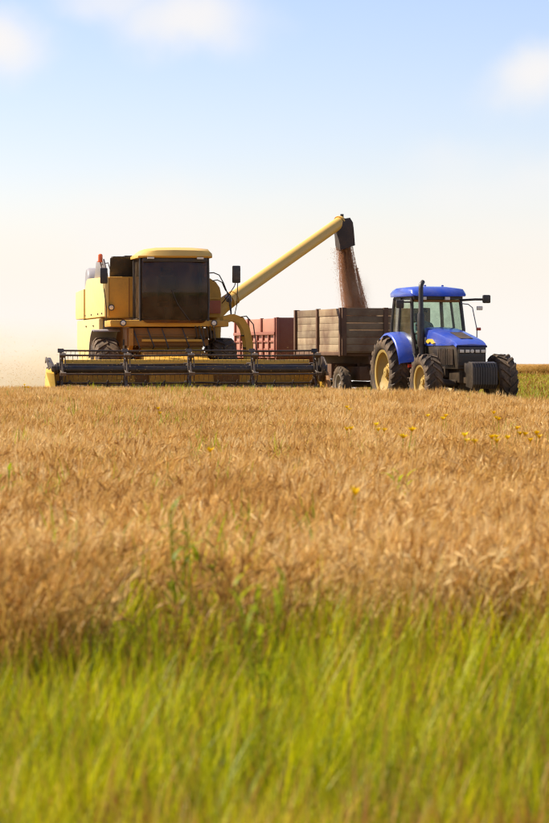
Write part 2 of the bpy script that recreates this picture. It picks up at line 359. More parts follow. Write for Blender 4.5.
# ------------------------------------------------------------------ combine harvester
CB_LOC, CB_RZ = Vector((-2.734, 66.5, 0)), R(10)
CB = thing('combine_harvester', CB_LOC, CB_RZ, 'yellow combine harvester with a wide black reel and raised unloading auger', 'harvester')
def cb_local(w): return Matrix.Rotation(-CB_RZ, 3, 'Z') @ (Vector(w) - CB_LOC)
def px(x, y, d): return Vector(((x-CX)/FPX*d, d, EYE + (HY-y)/FPX*d))
# body: lower separator hull
b = MB(); b.prism([(-0.5, 0.95), (6.0, 1.05), (6.6, 1.5), (6.6, 2.3), (6.0, 2.7), (-0.15, 2.18), (-0.3, 1.95)], 'x', -0.86, 0.86)
b.build('separator_hull', 'brownsteel', CB, 0.03)
# grain tank upper body with one rounded shoulder
b = MB()
poly = [(-1.34, 2.20), (1.42, 2.20), (1.44, 2.55)] + [(1.0+0.44*math.cos(R(a)), 2.78+0.42*math.sin(R(a))) for a in (0, 22, 45, 68, 90)] + [(-1.34, 3.20)]
b.prism(poly, 'y', 0.0, 4.2); b.build('grain_tank', 'amber', CB, 0.025)
b = MB(); b.prism([(4.2, 2.2), (6.5, 2.2), (6.62, 2.6), (5.9, 2.98), (4.2, 3.10)], 'x', -1.30, 1.30); b.build('engine_cover', 'amber', CB, 0.03)
# lit side panels: front, rear, lower
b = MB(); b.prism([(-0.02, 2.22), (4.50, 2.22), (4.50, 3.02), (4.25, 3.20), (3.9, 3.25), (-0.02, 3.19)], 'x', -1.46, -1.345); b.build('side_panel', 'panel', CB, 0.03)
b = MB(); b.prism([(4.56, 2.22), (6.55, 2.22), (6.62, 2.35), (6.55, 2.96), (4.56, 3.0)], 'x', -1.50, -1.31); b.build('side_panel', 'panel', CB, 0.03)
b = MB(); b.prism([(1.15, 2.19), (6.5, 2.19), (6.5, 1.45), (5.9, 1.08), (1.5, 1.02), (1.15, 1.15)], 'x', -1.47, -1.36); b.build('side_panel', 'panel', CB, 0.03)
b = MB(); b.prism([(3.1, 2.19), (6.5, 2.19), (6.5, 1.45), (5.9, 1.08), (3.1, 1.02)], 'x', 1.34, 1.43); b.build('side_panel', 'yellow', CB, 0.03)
for y in (2.3, 4.0):
    b = MB(); b.box(-1.495, -1.47, y, y+0.16, 2.0, 2.03); b.build('panel_latch', 'black', CB)
# rotary air screen at the back of the tank
b = MB(); b.lathe([(-0.10, 0.10), (-0.10, 0.42), (-0.04, 0.46), (0.25, 0.46), (0.25, 0.1)], (-1.28, 4.9, 3.10), 'x', 28); b.build('air_screen', 'grey', CB)
# grain tank extension flaps
b = MB(); b.hexa([(-1.30,0.25,3.20),(-0.45,0.25,3.20),(-0.45,0.30,3.20),(-1.30,0.30,3.20),(-1.30,0.12,3.66),(-0.45,0.12,3.66),(-0.45,0.17,3.66),(-1.30,0.17,3.66)]); b.build('tank_flap', 'black', CB, 0.008)
b = MB(); b.hexa([(-0.40,0.25,3.20),(1.05,0.25,3.20),(1.05,0.30,3.20),(-0.40,0.30,3.20),(-0.40,0.12,3.62),(0.98,0.12,3.62),(0.98,0.17,3.62),(-0.40,0.17,3.62)]); b.build('tank_flap', 'black', CB, 0.008)
b = MB(); b.hexa([(-1.36,0.32,3.25),(-1.32,0.32,3.20),(-1.32,3.2,3.20),(-1.36,3.2,3.25),(-1.46,0.30,3.64),(-1.42,0.30,3.64),(-1.38,2.2,3.64),(-1.42,2.2,3.64)]); b.build('tank_flap', 'grey', CB, 0.006)  # grey puts sunlight and dust on a black flap into its colour
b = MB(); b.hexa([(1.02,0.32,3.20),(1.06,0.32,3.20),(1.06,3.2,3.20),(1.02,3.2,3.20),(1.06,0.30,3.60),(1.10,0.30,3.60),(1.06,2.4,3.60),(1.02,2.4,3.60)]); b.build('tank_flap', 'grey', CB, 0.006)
b = MB(); b.box(-0.95, -0.40, 0.05, 0.45, 3.665, 3.72); b.box(-1.25, -0.95, 0.05, 0.40, 3.665, 3.70); b.build('flap_rim', 'black', CB, 0.01)
# beacon on a bracket
b = MB(); b.tube([(-1.40,0.6,3.2),(-1.47,0.6,3.48),(-1.49,0.6,3.58)], 0.02); b.tube([(-1.49,0.6,3.5),(-1.30,0.6,3.56),(-1.25,0.6,3.40)], 0.014); b.build('beacon_bracket', 'grey', CB)
b = MB(); b.lathe([(0,0.075),(0.03,0.075),(0.03,0.06),(0.18,0.055),(0.205,0.03),(0.21,0.0)], (-1.49,0.6,3.57), 'z', 16); b.build('beacon', 'beacon', CB)
# deck under the cab
b = MB(); b.box(-1.46, 1.42, -1.31, -0.02, 1.96, 2.12); b.build('cab_deck', 'amber', CB, 0.03)
b = MB(); b.box(-1.05, 0.95, -1.15, -0.35, 1.50, 1.93); b.box(-1.0, 0.9, -1.19, -1.15, 1.72, 1.76); b.build('deck_box', 'brownsteel', CB, 0.02)
b = MB(); b.hexa([(-0.72,-2.9,0.32),(0.82,-2.9,0.32),(0.78,-0.3,0.95),(-0.68,-0.3,0.95),(-0.72,-2.9,1.05),(0.82,-2.9,1.05),(0.78,-0.3,1.62),(-0.68,-0.3,1.62)])
b.build('feeder_house', 'amber', CB, 0.03)
for i in range(3):
    b = MB(); y0 = -2.55 + i*0.75; z0 = 1.05 + (y0+2.9)/2.6*0.57; b.box(-0.73, 0.83, y0, y0+0.06, z0, z0+0.05); b.build('feeder_rib', 'brownsteel', CB)
for x in (-0.98, 0.98):
    b = MB(); b.tube([(x,-2.5,0.75),(x*0.9,-1.2,1.15),(x*0.9,-0.45,1.35)], [0.035,0.035,0.06]); b.build('lift_cylinder', 'blacksteel', CB)
b = MB()
for k in range(6):
    x = 0.6+0.09*k; b.tube([(x,-1.3,1.98),(x+0.05,-1.25,1.72-0.03*(k%3)),(x-0.05,-0.9,1.55),(x-0.1,-0.4,1.5)], 0.022, 6)
b.build('hydraulic_hose', 'blacksteel', CB)
for (x, y, z, r) in ((1.02,-0.55,1.45,0.20),(1.05,-0.9,1.75,0.13),(-1.02,-0.6,1.5,0.17),(-0.96,-1.0,1.25,0.12)):
    b = MB(); b.lathe([(-0.04,r*0.2),(-0.04,r),(-0.015,r*0.9),(0.015,r*0.9),(0.04,r),(0.04,r*0.2)], (x,y,z), 'x', 18); b.build('drive_pulley', 'blacksteel', CB)
for k, x in enumerate((-0.9,-0.55,-0.2,0.3,0.7)):
    b = MB(); b.tube([(x,-1.2,1.92),(x+0.06,-1.3,1.70),(x+0.15,-1.28,1.45+0.04*(k%2)),(x+0.1,-1.0,1.30)], 0.018, 6); b.build('hydraulic_hose', 'black', CB)
b = MB(); b.hexa([(-1.0,-1.28,1.50),(-0.90,-1.28,1.50),(-0.90,-0.4,1.0),(-1.0,-0.4,1.0),(-1.0,-1.28,1.92),(-0.90,-1.28,1.92),(-0.90,-0.4,1.92),(-1.0,-0.4,1.92)]); b.build('deck_bracket', 'amberdark', CB, 0.01)
b = MB(); b.box(-0.70,0.78,-1.30,-1.22,1.60,1.66); b.build('deck_rail', 'amber', CB, 0.008)
b = MB(); b.box(-0.86, -0.84, -0.012, 0.002, 2.22, 3.17); b.build('panel_seam', 'brownsteel', CB)
for (y, z) in ((0.5,2.30),(1.4,2.30),(2.9,2.30),(4.4,2.30),(1.3,1.3),(3.4,1.2)):
    b = MB(); b.lathe([(-0.02,0.0),(-0.02,0.02),(0.0,0.025)], (-1.465,y,z), 'x', 8); b.build('bolt', 'steel', CB)
# front axle
b = MB(); b.tube([(-1.3,0,0.85),(1.3,0,0.85)], 0.16, 12); b.box(-0.9,0.9,-0.15,0.15,0.8,1.05); b.build('axle', 'brownsteel', CB)
tm = tyre_mesh('tyre', 0.86, 0.62, 0.42, 18, 0.045); rm = rim_mesh('wheel', 0.42, 0.62, 'yellow', 0.14)
wheel(CB, (-1.44, 0, 0.86), tm, rm); wheel(CB, (1.44, 0, 0.86), tm, rm, True, 0.1)
tm2 = tyre_mesh('tyre', 0.58, 0.40, 0.30, 16, 0.03); rm2 = rim_mesh('wheel', 0.30, 0.40, 'yellow', 0.1)
wheel(CB, (-1.15, 4.7, 0.58), tm2, rm2); wheel(CB, (1.15, 4.7, 0.58), tm2, rm2, True)
b = MB(); b.tube([(-1.0,4.7,0.6),(1.0,4.7,0.6)], 0.1, 10); b.build('axle', 'brownsteel', CB)
# inner fender beside the near front tyre
b = MB(); b.sheet([[(-1.75, q[0], q[1]), (-1.1, q[0], q[1])] for q in arc(0.0, 0.86, 1.02, 20, 105, 8)], 0.03, (0, 0.2, 1)); b.build('mudguard', 'grey', CB)
# cab
cxm, ch = 0.088, 0.82
def cab_front(x, z):      # curved, slightly raked windscreen
    u = (x-cxm)/ch; t = (z-2.05)/1.6
    return -1.46 + 0.12*u*u - 0.06*math.sin(math.pi*min(max(t,0),1))
b = MB()
zs = [2.05, 2.065, 2.10, 2.15, 2.22] + [2.4 + 1.25*i/6 for i in range(7)]; us = [-0.97+1.94*i/12 for i in range(13)]
grid = []
for z in zs:
    inset = 0.17*(1-math.sqrt(max(0, 1-max(0, (2.22-z)/0.17)**2)))/0.6
    grid.append([(cxm+ch*u*(1-inset*0.6), cab_front(cxm+ch*u, z), z) for u in us])
b.sheet(grid, 0.012, (0, 1, 0)); b.build('windscreen', 'glassdark', CB)
for s in (-1, 1):
    x = cxm + s*ch
    b = MB(); b.tube([(x, -1.28, 2.1), (x+s*0.01, -1.34, 2.8), (x, -1.30, 3.66)], 0.035, 8); b.build('cab_pillar', 'black', CB)
    b = MB(); b.box(x-0.045, x+0.045, -0.22, -0.10, 2.1, 3.66); b.build('cab_pillar', 'black', CB, 0.01)
    b = MB(); b.box(x-0.008, x+0.008, -1.27, -0.23, 2.16, 3.62); b.build('side_window', 'glassdark', CB)
    b = MB(); b.box(x-0.02, x+0.02, -1.27, -0.23, 2.125, 2.16); b.build('door_sill', 'black', CB)
b = MB(); b.box(cxm-ch+0.05, cxm+ch-0.05, -0.12, -0.08, 2.1, 3.64); b.build('cab_rear_wall', 'brownsteel', CB)
b = MB(); b.prism([(-0.80,2.14),(0.97,2.14),(0.97,2.16),(-0.80,2.16)], 'y', -1.25, -0.13); b.build('cab_floor', 'black', CB)
# roof: crowned, overhanging
b = MB(); rings = []
for u, zz, yy in ((-1.0, 0.03, 0.0), (-0.80, 0.17, 0.0), (-0.5, 0.205, 0.05), (0, 0.215, 0.08), (0.5, 0.21, 0.05), (0.93, 0.185, 0.0), (1.0, 0.10, -0.02)):
    x = cxm + u*0.90; yf = -1.66 + 0.16*u*u
    rings.append([(x, yf+0.05, 3.62), (x, yf, 3.66), (x, yf+0.06, 3.66+zz*0.65), (x, yf+0.35, 3.66+zz), (x, -0.2, 3.66+zz*0.95), (x, 0.10, 3.66+zz*0.6), (x, 0.12, 3.62)])
b.loft(rings); rf = b.build('cab_roof', 'yellow_pale', CB, ang=50)
for x in (-0.52, 0.68):
    b = MB(); b.box(x-0.08, x+0.08, -1.62, -1.55, 3.585, 3.63); b.build('work_light', 'lampwhite', rf)
b = MB(); b.box(cxm-0.78, cxm+0.78, -1.50, -1.42, 3.52, 3.615); b.build('sun_visor', 'black', CB, 0.01)
# inside of the cab
b = MB(); b.box(-0.20,0.30,-0.75,-0.25,2.45,2.58); b.box(-0.18,0.28,-0.32,-0.20,2.58,3.2); b.box(-0.10,0.20,-0.32,-0.2,3.22,3.42); b.box(-0.05,0.15,-0.6,-0.4,2.16,2.45)
b.build('seat', 'seatcloth', CB, 0.04)
b = MB(); b.tube([(0.05,-1.2,2.16),(0.05,-1.05,2.75)], 0.04); b.lathe([(-0.02,0.02),(0.0,0.05),(0.02,0.02)], (0.05,-1.02,2.8), 'z', 12)
ring = [(0.05+0.2*math.cos(2*math.pi*k/20), -1.0+0.19*math.sin(2*math.pi*k/20), 2.82+0.06*math.sin(2*math.pi*k/20)) for k in range(21)]
b.tube(ring, 0.014, 6); b.build('steering_wheel', 'black', CB)
b = MB(); b.box(0.45,0.70,-0.9,-0.3,2.5,2.75); b.build('console', 'seatcloth', CB, 0.02)
# wiper
b = MB(); b.tube([(cxm+0.35,-1.53,2.1),(cxm+0.05,-1.56,2.5),(cxm-0.1,-1.56,2.85)], 0.01, 5); b.build('wiper', 'black', CB)
# headlights
for (x, y, z) in ((-1.30,-0.10,2.44), (-1.16,-1.36,2.05), (1.05,-1.36,2.05)):
    b = MB(); b.lathe([(0.09,0.03),(0.06,0.06),(0.0,0.075),(-0.02,0.08),(-0.02,0.068)], (x,y,z), 'y', 16); h = b.build('headlight', 'black', CB)
    b = MB(); b.lathe([(-0.012,0.066),(-0.026,0.045),(-0.03,0.0)], (x,y,z), 'y', 16); b.build('lens', 'lampwhite', h)
# mirrors on stalks
def mirror(x, y, z, w, hh, pts):
    b = MB(); b.tube(pts, 0.012, 6); st = b.build('mirror_arm', 'blacksteel', CB)
    b = MB(); b.box(x-w/2, x+w/2, y-0.04, y+0.03, z-hh/2, z+hh/2); b.build('mirror_head', 'black', st, 0.03)
mirror(-1.63,-1.40,3.18,0.18,0.38, [(-1.55,-1.2,2.1),(-1.56,-1.36,2.4),(-1.63,-1.38,2.9),(-1.63,-1.38,3.1)])
mirror(1.59,-1.40,3.23,0.20,0.42, [(1.40,-0.4,2.55),(1.45,-1.2,2.75),(1.55,-1.38,2.95),(1.60,-1.38,3.1)])
b = MB(); b.tube([(1.63,-1.38,3.05),(1.62,-1.3,2.5),(1.55,-1.2,2.1)], 0.011, 6); b.build('mirror_brace', 'blacksteel', CB)
# red panel, handrails, platform clutter on the far side of the cab
b = MB(); b.box(1.06, 1.42, -0.06, -0.03, 2.30, 2.62); b.build('guard_panel', 'redpanel', CB, 0.008)
b = MB(); b.box(0.95, 1.40, -0.045, -0.028, 2.66, 2.69); b.box(1.05,1.15,-0.06,-0.03,2.68,2.8); b.build('guard_strip', 'yellow', CB)
for dx, z in ((0, 3.30), (0.10, 3.12)):
    b = MB(); b.tube([(0.98+dx*2,-0.28,z-0.02),(1.20+dx,-0.30,z),(1.34+dx*0.7,-0.32,z-0.06),(1.44+dx*0.5,-0.35,z-0.25),(1.55+dx*0.5,-0.4,2.75),(1.62,-0.5,2.15)], 0.015, 6); b.build('handrail', 'blacksteel', CB)
b = MB()
for k in range(5): b.lathe([(-0.04,0.03),(0.0,0.06),(0.04,0.03)], (1.55+0.05*math.sin(k*2.1),-0.35+0.07*math.cos(k*1.7),2.66+0.04*math.cos(k*2.9)), 'xyz'[k%3], 8)
b.build('work_light', 'grey', CB)
# access ladder that curves out and down from the deck
for y in (-1.25, -0.75):
    pts = [(1.30,y,2.12),(1.55,y,2.19),(1.74,y,2.12),(1.86,y,1.92),(1.93,y,1.6),(1.96,y,1.2),(1.98,y,0.75)]
    b = MB(); g = []
    for i, q in enumerate(pts):
        q = Vector(q); t = (Vector(pts[min(i+1,6)])-Vector(pts[max(i-1,0)])).normalized(); nn = Vector((-t.z,0,t.x))
        g.append([q-nn*0.085+Vector((0,-0.015,0)), q+nn*0.085+Vector((0,-0.015,0)), q+nn*0.085+Vector((0,0.015,0)), q-nn*0.085+Vector((0,0.015,0))])
    b.loft(g); b.build('ladder_rail', 'amber', CB)
for x, z in ((1.88,1.75),(1.93,1.45),(1.95,1.15),(1.97,0.85)):
    b = MB(); b.box(x-0.08,x+0.08,-1.235,-0.765,z-0.015,z+0.015); b.build('ladder_step', 'blacksteel', CB)
b = MB(); b.tube([(1.72,-1.3,2.2),(1.85,-1.33,2.22),(2.02,-1.33,2.02),(2.08,-1.33,1.6),(2.10,-1.33,1.2)], 0.016, 6); b.build('handrail', 'blacksteel', CB)
# unloading auger
tip = cb_local(px(341.5, 221.5, 71.0)); base = cb_local(px(229, 301, 67.6))
b = MB(); b.tube([(1.32,0.55,1.7),(1.34,0.5,2.25),base+Vector((-0.16,0.05,-0.12)),base+(tip-base)*0.03], [0.19,0.19,0.20,0.185], 16); b.build('auger_elbow', 'amber', CB)
b = MB(); b.tube([base, base+(tip-base)*0.02, base+(tip-base)*0.5, tip], [0.175,0.165,0.160,0.155], 20); au = b.build('unloading_auger', 'yellow_pale', CB)
for f in (0.04, 0.985):
    c = base+(tip-base)*f; d = (tip-base).normalized()*0.02
    b = MB(); b.tube([c-d, c+d], 0.185, 20); b.build('auger_flange', 'yellow_pale', au)
b = MB(); b.box(tip.x-0.03, tip.x+0.05, tip.y-0.03, tip.y+0.03, tip.z+0.10, tip.z+0.19); b.build('spout_bracket', 'black', au)
# rubber spout: boxy, hanging and swung outwards
sp0 = tip + Vector((0.02, 0, 0.02)); down = (cb_local(px(343.5, 250, 71.05)) - cb_local(px(340, 222, 71.0)))
ax = Vector((1, 0.05, 0)).normalized(); ay = Vector((-0.05, 1, 0))
rings = []
for f, w, o in ((-0.05, 0.17, 0), (0.12, 0.22, 0.01), (0.45, 0.215, -0.015), (0.8, 0.205, 0.01), (1.0, 0.20, 0)):
    c = sp0 + down*f
    tilt = Vector((0, 0, 0.05 if f > 0.2 else 0.02))
    rings.append([c-ax*(w-o)-ay*w+tilt*-1, c+ax*w-ay*w+tilt*1.6, c+ax*w+ay*w+tilt*1.6, c-ax*(w+o)+ay*w-tilt])
b = MB(); b.loft(rings, cap=False); inner = [[q*1 for q in r] for r in rings]
b.build('spout', 'spout', au, 0, ang=60)

# header
HX, HH = 0.15, 3.18
b = MB()
b.prism([(-2.72,0.16),(-2.62,0.16),(-2.62,1.02),(-2.72,1.02)], 'x', HX-HH, HX+HH)
HD = b.build('header', 'amber', CB, 0.01)
b = MB(); b.prism([(-3.75,0.14),(-2.722,0.10),(-2.722,0.16),(-3.75,0.17)], 'x', HX-HH, HX+HH); b.build('header_floor', 'brownsteel', HD)  # dark brown floor: shade inside the header put into its colour
b = MB(); b.prism([(-2.80,1.02),(-2.58,1.02),(-2.58,1.17),(-2.80,1.17)], 'x', HX-HH+0.3, HX+HH-0.2); b.build('top_beam', 'yellow', HD, 0.02)
b = MB(); b.prism([(-2.74,0.42),(-2.722,0.42),(-2.722,0.80),(-2.74,0.80)], 'x', HX-1.2, HX+1.3); b.build('feed_opening', 'brownsteel', HD)
b = MB()
b.tube([(HX-HH+0.06,-3.0,0.45),(HX+HH-0.06,-3.0,0.45)], 0.13, 14)
for s in (-1, 1):
    N = 90; g = []
    for i in range(N+1):
        t = i/N; x = HX + s*(HH-0.08 - t*(HH-0.5)); a = s*t*2*math.pi*6
        g.append([(x,-3.0+0.13*math.cos(a),0.45+0.13*math.sin(a)), (x,-3.0+0.25*math.cos(a),0.45+0.25*math.sin(a)), (x+0.012,-3.0+0.25*math.cos(a),0.45+0.25*math.sin(a)), (x+0.012,-3.0+0.13*math.cos(a),0.45+0.13*math.sin(a))])
    b.loft(g)
b.build('intake_auger', 'steel', HD)
b = MB()
for k in range(64):
    x = HX-HH+0.08+k*(2*HH-0.16)/63; b.hexa([(x-0.02,-3.75,0.14),(x+0.02,-3.75,0.14),(x+0.02,-3.6,0.14),(x-0.02,-3.6,0.14),(x-0.004,-3.90,0.155),(x+0.004,-3.90,0.155),(x+0.02,-3.6,0.185),(x-0.02,-3.6,0.185)])
b.build('cutter_bar', 'steel', HD, smooth=False)
for s in (-1, 1):
    x0 = HX + s*HH; a, c = sorted((x0, x0+s*0.03))
    b = MB(); b.prism([(-2.6,0.12),(-2.6,1.14),(-2.9,1.10),(-3.55,0.62),(-3.9,0.42),(-4.0,0.16),(-3.7,0.10)], 'x', a, c); b.build('end_plate', 'yellow', HD, 0.006)
    b = MB(); xo = x0+s*0.03
    b.loft([[(xo-0.02*s,-3.5,0.12),(xo+(0.20 if s < 0 else 0.05)*s,-3.4,0.12),(xo+(0.14 if s < 0 else 0.05)*s,-3.3,0.95),(xo-0.02*s,-3.3,1.02)],
            [(xo-0.02*s,-4.0,0.12),(xo+(0.19 if s < 0 else 0.05)*s,-3.95,0.12),(xo+(0.17 if s < 0 else 0.05)*s,-3.7,0.88),(xo-0.02*s,-3.7,0.85)],
            [(xo-0.02*s,-4.55,0.08),(xo+0.06*s,-4.5,0.08),(xo+0.06*s,-4.4,0.30),(xo-0.02*s,-4.45,0.22)]])
    b.build('divider', 'yellow' if s < 0 else 'brownsteel', HD, 0.01)
    # reel support arm and its ram
    b = MB(); xa = HX + s*(HH+0.02) - (0 if s < 0 else 0.0)
    b.hexa([(xa-0.04,-3.6,0.90),(xa+0.04,-3.6,0.90),(xa+0.04,-2.5,1.06),(xa-0.04,-2.5,1.06),(xa-0.04,-3.6,1.02),(xa+0.04,-3.6,1.02),(xa+0.04,-2.5,1.22),(xa-0.04,-2.5,1.22)])
    b.build('reel_support', 'blacksteel', HD, 0.01)
    b = MB(); b.tube([(xa+s*0.09,-2.7,0.75),(xa+s*0.09,-3.2,0.98)], 0.03); b.tube([(xa+s*0.07,-2.4,1.1),(xa+s*0.1,-2.9,1.22),(xa+s*0.1,-3.3,1.05),(xa+s*0.06,-3.5,0.8)], 0.018, 6); b.build('reel_ram', 'steel', HD)
# reel: tube, spiders, bats with tines
RC = Vector((0, -3.42, 0.95)); RR = 0.45; NB = 6; RX0, RX1 = HX-HH+0.14, HX+HH-0.14
b = MB(); b.tube([(RX0-0.1,RC.y,RC.z),(RX1+0.1,RC.y,RC.z)], 0.085, 16); b.build('reel_tube', 'black', HD)
ph = R(74)
spx = [RX0+0.04+(RX1-RX0-0.08)*k/4 for k in range(5)]
for i, x in enumerate(spx):
    b = MB(); pts = []
    for k in range(NB):
        a = ph+2*math.pi*k/NB; q = Vector((x, RC.y+RR*math.cos(a), RC.z+RR*math.sin(a))); pts.append(q)
        for o in (-0.028, 0.028): b.tube([RC*1+Vector((x+o,0,0)), q+Vector((o*0.3,0,0))], 0.019, 5)
    for k in range(NB):
        a = ph+2*math.pi*k/NB; q2 = RC+Vector((x,0.6*RR*math.cos(a),0.6*RR*math.sin(a))); a2 = ph+2*math.pi*(k+1)/NB
        q3 = RC+Vector((x,0.6*RR*math.cos(a2),0.6*RR*math.sin(a2))); b.tube([q2,q3], 0.017, 5)
    for k in range(NB):      # bent cam links and bat clamps beside every spider
        a = ph+2*math.pi*k/NB; q = RC+Vector((x,RR*math.cos(a),RR*math.sin(a))); q4 = RC+Vector((x+0.07,0.72*RR*math.cos(a+0.5),0.72*RR*math.sin(a+0.5)-0.05))
        b.tube([q+Vector((0.05,0,0)), (q+q4)/2+Vector((0.03,0.03,0.03)), q4], 0.014, 5)
        b.box(q.x-0.07, q.x+0.07, q.y-0.04, q.y+0.04, q.z-0.035, q.z+0.035, rot=(a,0,0))
    b.lathe([(-0.05,0.11),(-0.05,0.14),(0.05,0.14),(0.05,0.11)], (x,RC.y,RC.z), 'x', 14)
    b.build('reel_arm', 'steel' if i < 4 else 'blacksteel', HD)
for k in range(NB):
    a = ph+2*math.pi*k/NB; yb, zb = RC.y+RR*math.cos(a), RC.z+RR*math.sin(a)
    b = MB(); b.tube([(RX0,yb,zb),(RX0+1.9,yb+0.012,zb-0.012),(RX0+3.3,yb,zb+0.004),(RX0+4.9,yb-0.01,zb-0.014),(RX1,yb,zb)], 0.022, 7)
    for j in range(54):
        x = RX0+0.05+(RX1-RX0-0.1)*j/53; b.tube([(x,yb,zb-0.01),(x+random.uniform(-.01,.01),yb+0.02,zb-0.07),(x+random.uniform(-.03,.03),yb+0.04,zb-0.15)], [0.007,0.005,0.003], 4)
    b.build('reel_bat', 'blacksteel', HD)
for s, x in ((1, RX1+0.10), (-1, RX0-0.08)):     # end shields of the reel drive
    b = MB(); b.lathe([(-0.03,0.05),(-0.03,0.30 if s>0 else 0.12),(0.03,0.30 if s>0 else 0.12),(0.03,0.05)], (x,RC.y,RC.z), 'x', 22); b.build('reel_drive', 'blacksteel', HD)

# ------------------------------------------------------------------ tractor
TR_RZ = R(17); TR_LOC = Vector((3.68, 65.8, 0.0))
TR = thing('tractor', TR_LOC, TR_RZ, 'blue tractor with front weights and cream rims pulling the trailers', 'tractor')
tmr = tyre_mesh('tyre', 0.86, 0.50, 0.54, 19, 0.06); rmr = rim_mesh('wheel', 0.54, 0.50, 'rim', 0.16)
tmf = tyre_mesh('tyre', 0.66, 0.44, 0.38, 17, 0.055); rmf = rim_mesh('wheel', 0.38, 0.44, 'rim', 0.12)
wheel(TR, (-0.92,0,0.86), tmr, rmr); wheel(TR, (0.92,0,0.86), tmr, rmr, True, 0.2)
wheel(TR, (-0.94,-2.62,0.66), tmf, rmf, False, 0.1); wheel(TR, (0.92,-2.62,0.66), tmf, rmf, True, 0.05)
b = MB(); b.tube([(-0.75,0,0.86),(0.75,0,0.86)], 0.15, 14); b.box(-0.3,0.3,-0.5,0.5,0.55,1.15); b.build('rear_axle', 'blacksteel', TR, 0.02)
b = MB(); b.tube([(-0.85,-2.62,0.66),(-0.3,-2.62,0.6),(0.3,-2.62,0.6),(0.85,-2.62,0.66)], 0.1, 12); b.box(-0.2,0.2,-2.85,-2.4,0.48,0.78); b.build('front_axle', 'blacksteel', TR, 0.02)
b = MB(); b.box(-0.27,0.27,-3.0,-0.5,0.62,1.15); b.box(-0.36,0.36,-2.3,-1.2,0.75,1.25); b.build('engine_block', 'blacksteel', TR, 0.03)
# bonnet
def bon(y):   # half width, side bottom, side top, crown
    t = (y+0.98)/(-3.32+0.98)
    return 0.40-0.06*t, 1.52-0.02*t, 1.76-0.26*t, 1.95-0.36*t**1.5
rings = []
for y in (-0.98,-1.4,-1.9,-2.4,-2.8,-3.1,-3.26,-3.34):
    w, z0, z1, z2 = bon(y)
    if y < -3.2: z2 -= (abs(y)-3.2)*0.35; z1 -= (abs(y)-3.2)*0.3
    z0 = min(z0, 1.50)
    rings.append([(-w,y,z0),(-w*1.02,y,z1),(-w*0.95,y,z1+(z2-z1)*0.72),(-w*0.72,y,z2-0.015),(0,y,z2),(w*0.72,y,z2-0.015),(w*0.95,y,z1+(z2-z1)*0.72),(w*1.02,y,z1),(w,y,z0)])
b = MB(); b.loft(rings); HO = b.build('bonnet', 'blue', TR, ang=50); HO.scale = (1.12, 0.90, 1); HO.location = (0, -0.10, 0)
b = MB(); b.hexa([(-0.30,-3.33,0.95),(0.30,-3.33,0.95),(0.34,-1.0,0.95),(-0.34,-1.0,0.95),(-0.335,-3.31,1.50),(0.335,-3.31,1.50),(0.385,-1.0,1.52),(-0.385,-1.0,1.52)]); b.build('bonnet_skirt', 'black', HO, 0.02)
b = MB()
for k in range(9): b.box(-0.345-0.012,-0.32,-3.1+k*0.13,-3.03+k*0.13,1.05,1.42)
b.build('side_vent', 'blacksteel', HO)
b = MB(); b.box(-0.31,0.31,-3.37,-3.33,1.02,1.47); b.build('grille', 'black', HO, 0.02)
for k in range(6):
    b = MB(); b.box(-0.28,0.28,-3.385,-3.365,1.04+k*0.04,1.055+k*0.04); b.build('grille_bar', 'blacksteel', HO)
for s in (-1, 1):
    b = MB(); b.box(min(s*0.05,s*0.30),max(s*0.05,s*0.30),-3.40,-3.355,1.32,1.42); hl = b.build('headlight', 'black', HO, 0.01)
    for j in (0.11, 0.235):
        b = MB(); b.box(s*j-0.045,s*j+0.045,-3.412,-3.395,1.335,1.405); b.build('lens', 'lampwhite', hl, 0.006)
b = MB(); b.lathe([(0,0.045),(-0.012,0.04),(-0.016,0)], (0,-3.385,1.37), 'y', 14); b.build('badge', 'lampwhite', HO)
b = MB(); b.box(-0.20,0.20,-3.15,-2.6,1.0,1.01); b.build('tow_plate', 'blacksteel', HO)
b = MB()   # leaf-shaped mark on the bonnet side
w = 0.404
b.prism([(-1.25,1.60),(-1.45,1.66),(-1.72,1.66),(-1.92,1.56),(-1.75,1.54),(-1.62,1.60),(-1.45,1.55)], 'x', -w-0.006, -w+0.02); b.build('bonnet_decal', 'decal', HO)
b = MB(); b.prism([(-1.08,1.54),(-1.2,1.70),(-1.30,1.70),(-1.2,1.54)], 'x', -w-0.009, -w+0.02); b.build('bonnet_decal', 'decalwhite', HO)
b = MB(); b.prism([(-2.2,1.815),(-3.0,1.665),(-3.0,1.67),(-2.2,1.82)], 'x', -0.14, 0.14); b.build('bonnet_vent', 'blacksteel', HO)
# front weights on their carrier
b = MB(); b.box(-0.18,0.18,-3.55,-2.95,0.62,0.90); b.build('weight_carrier', 'blacksteel', TR, 0.02)
NW = 10
for k in range(NW):
    x = -0.31+0.62*(k+0.5)/NW
    b = MB(); b.prism([(-3.52,0.55),(-3.90,0.50),(-3.97,0.60),(-3.97,1.00),(-3.90,1.10),(-3.70,1.13),(-3.60,1.06),(-3.42,1.10),(-3.42,0.90),(-3.52,0.85)], 'x', x-0.028, x+0.028); b.build('front_weight', 'black', TR, 0.010)
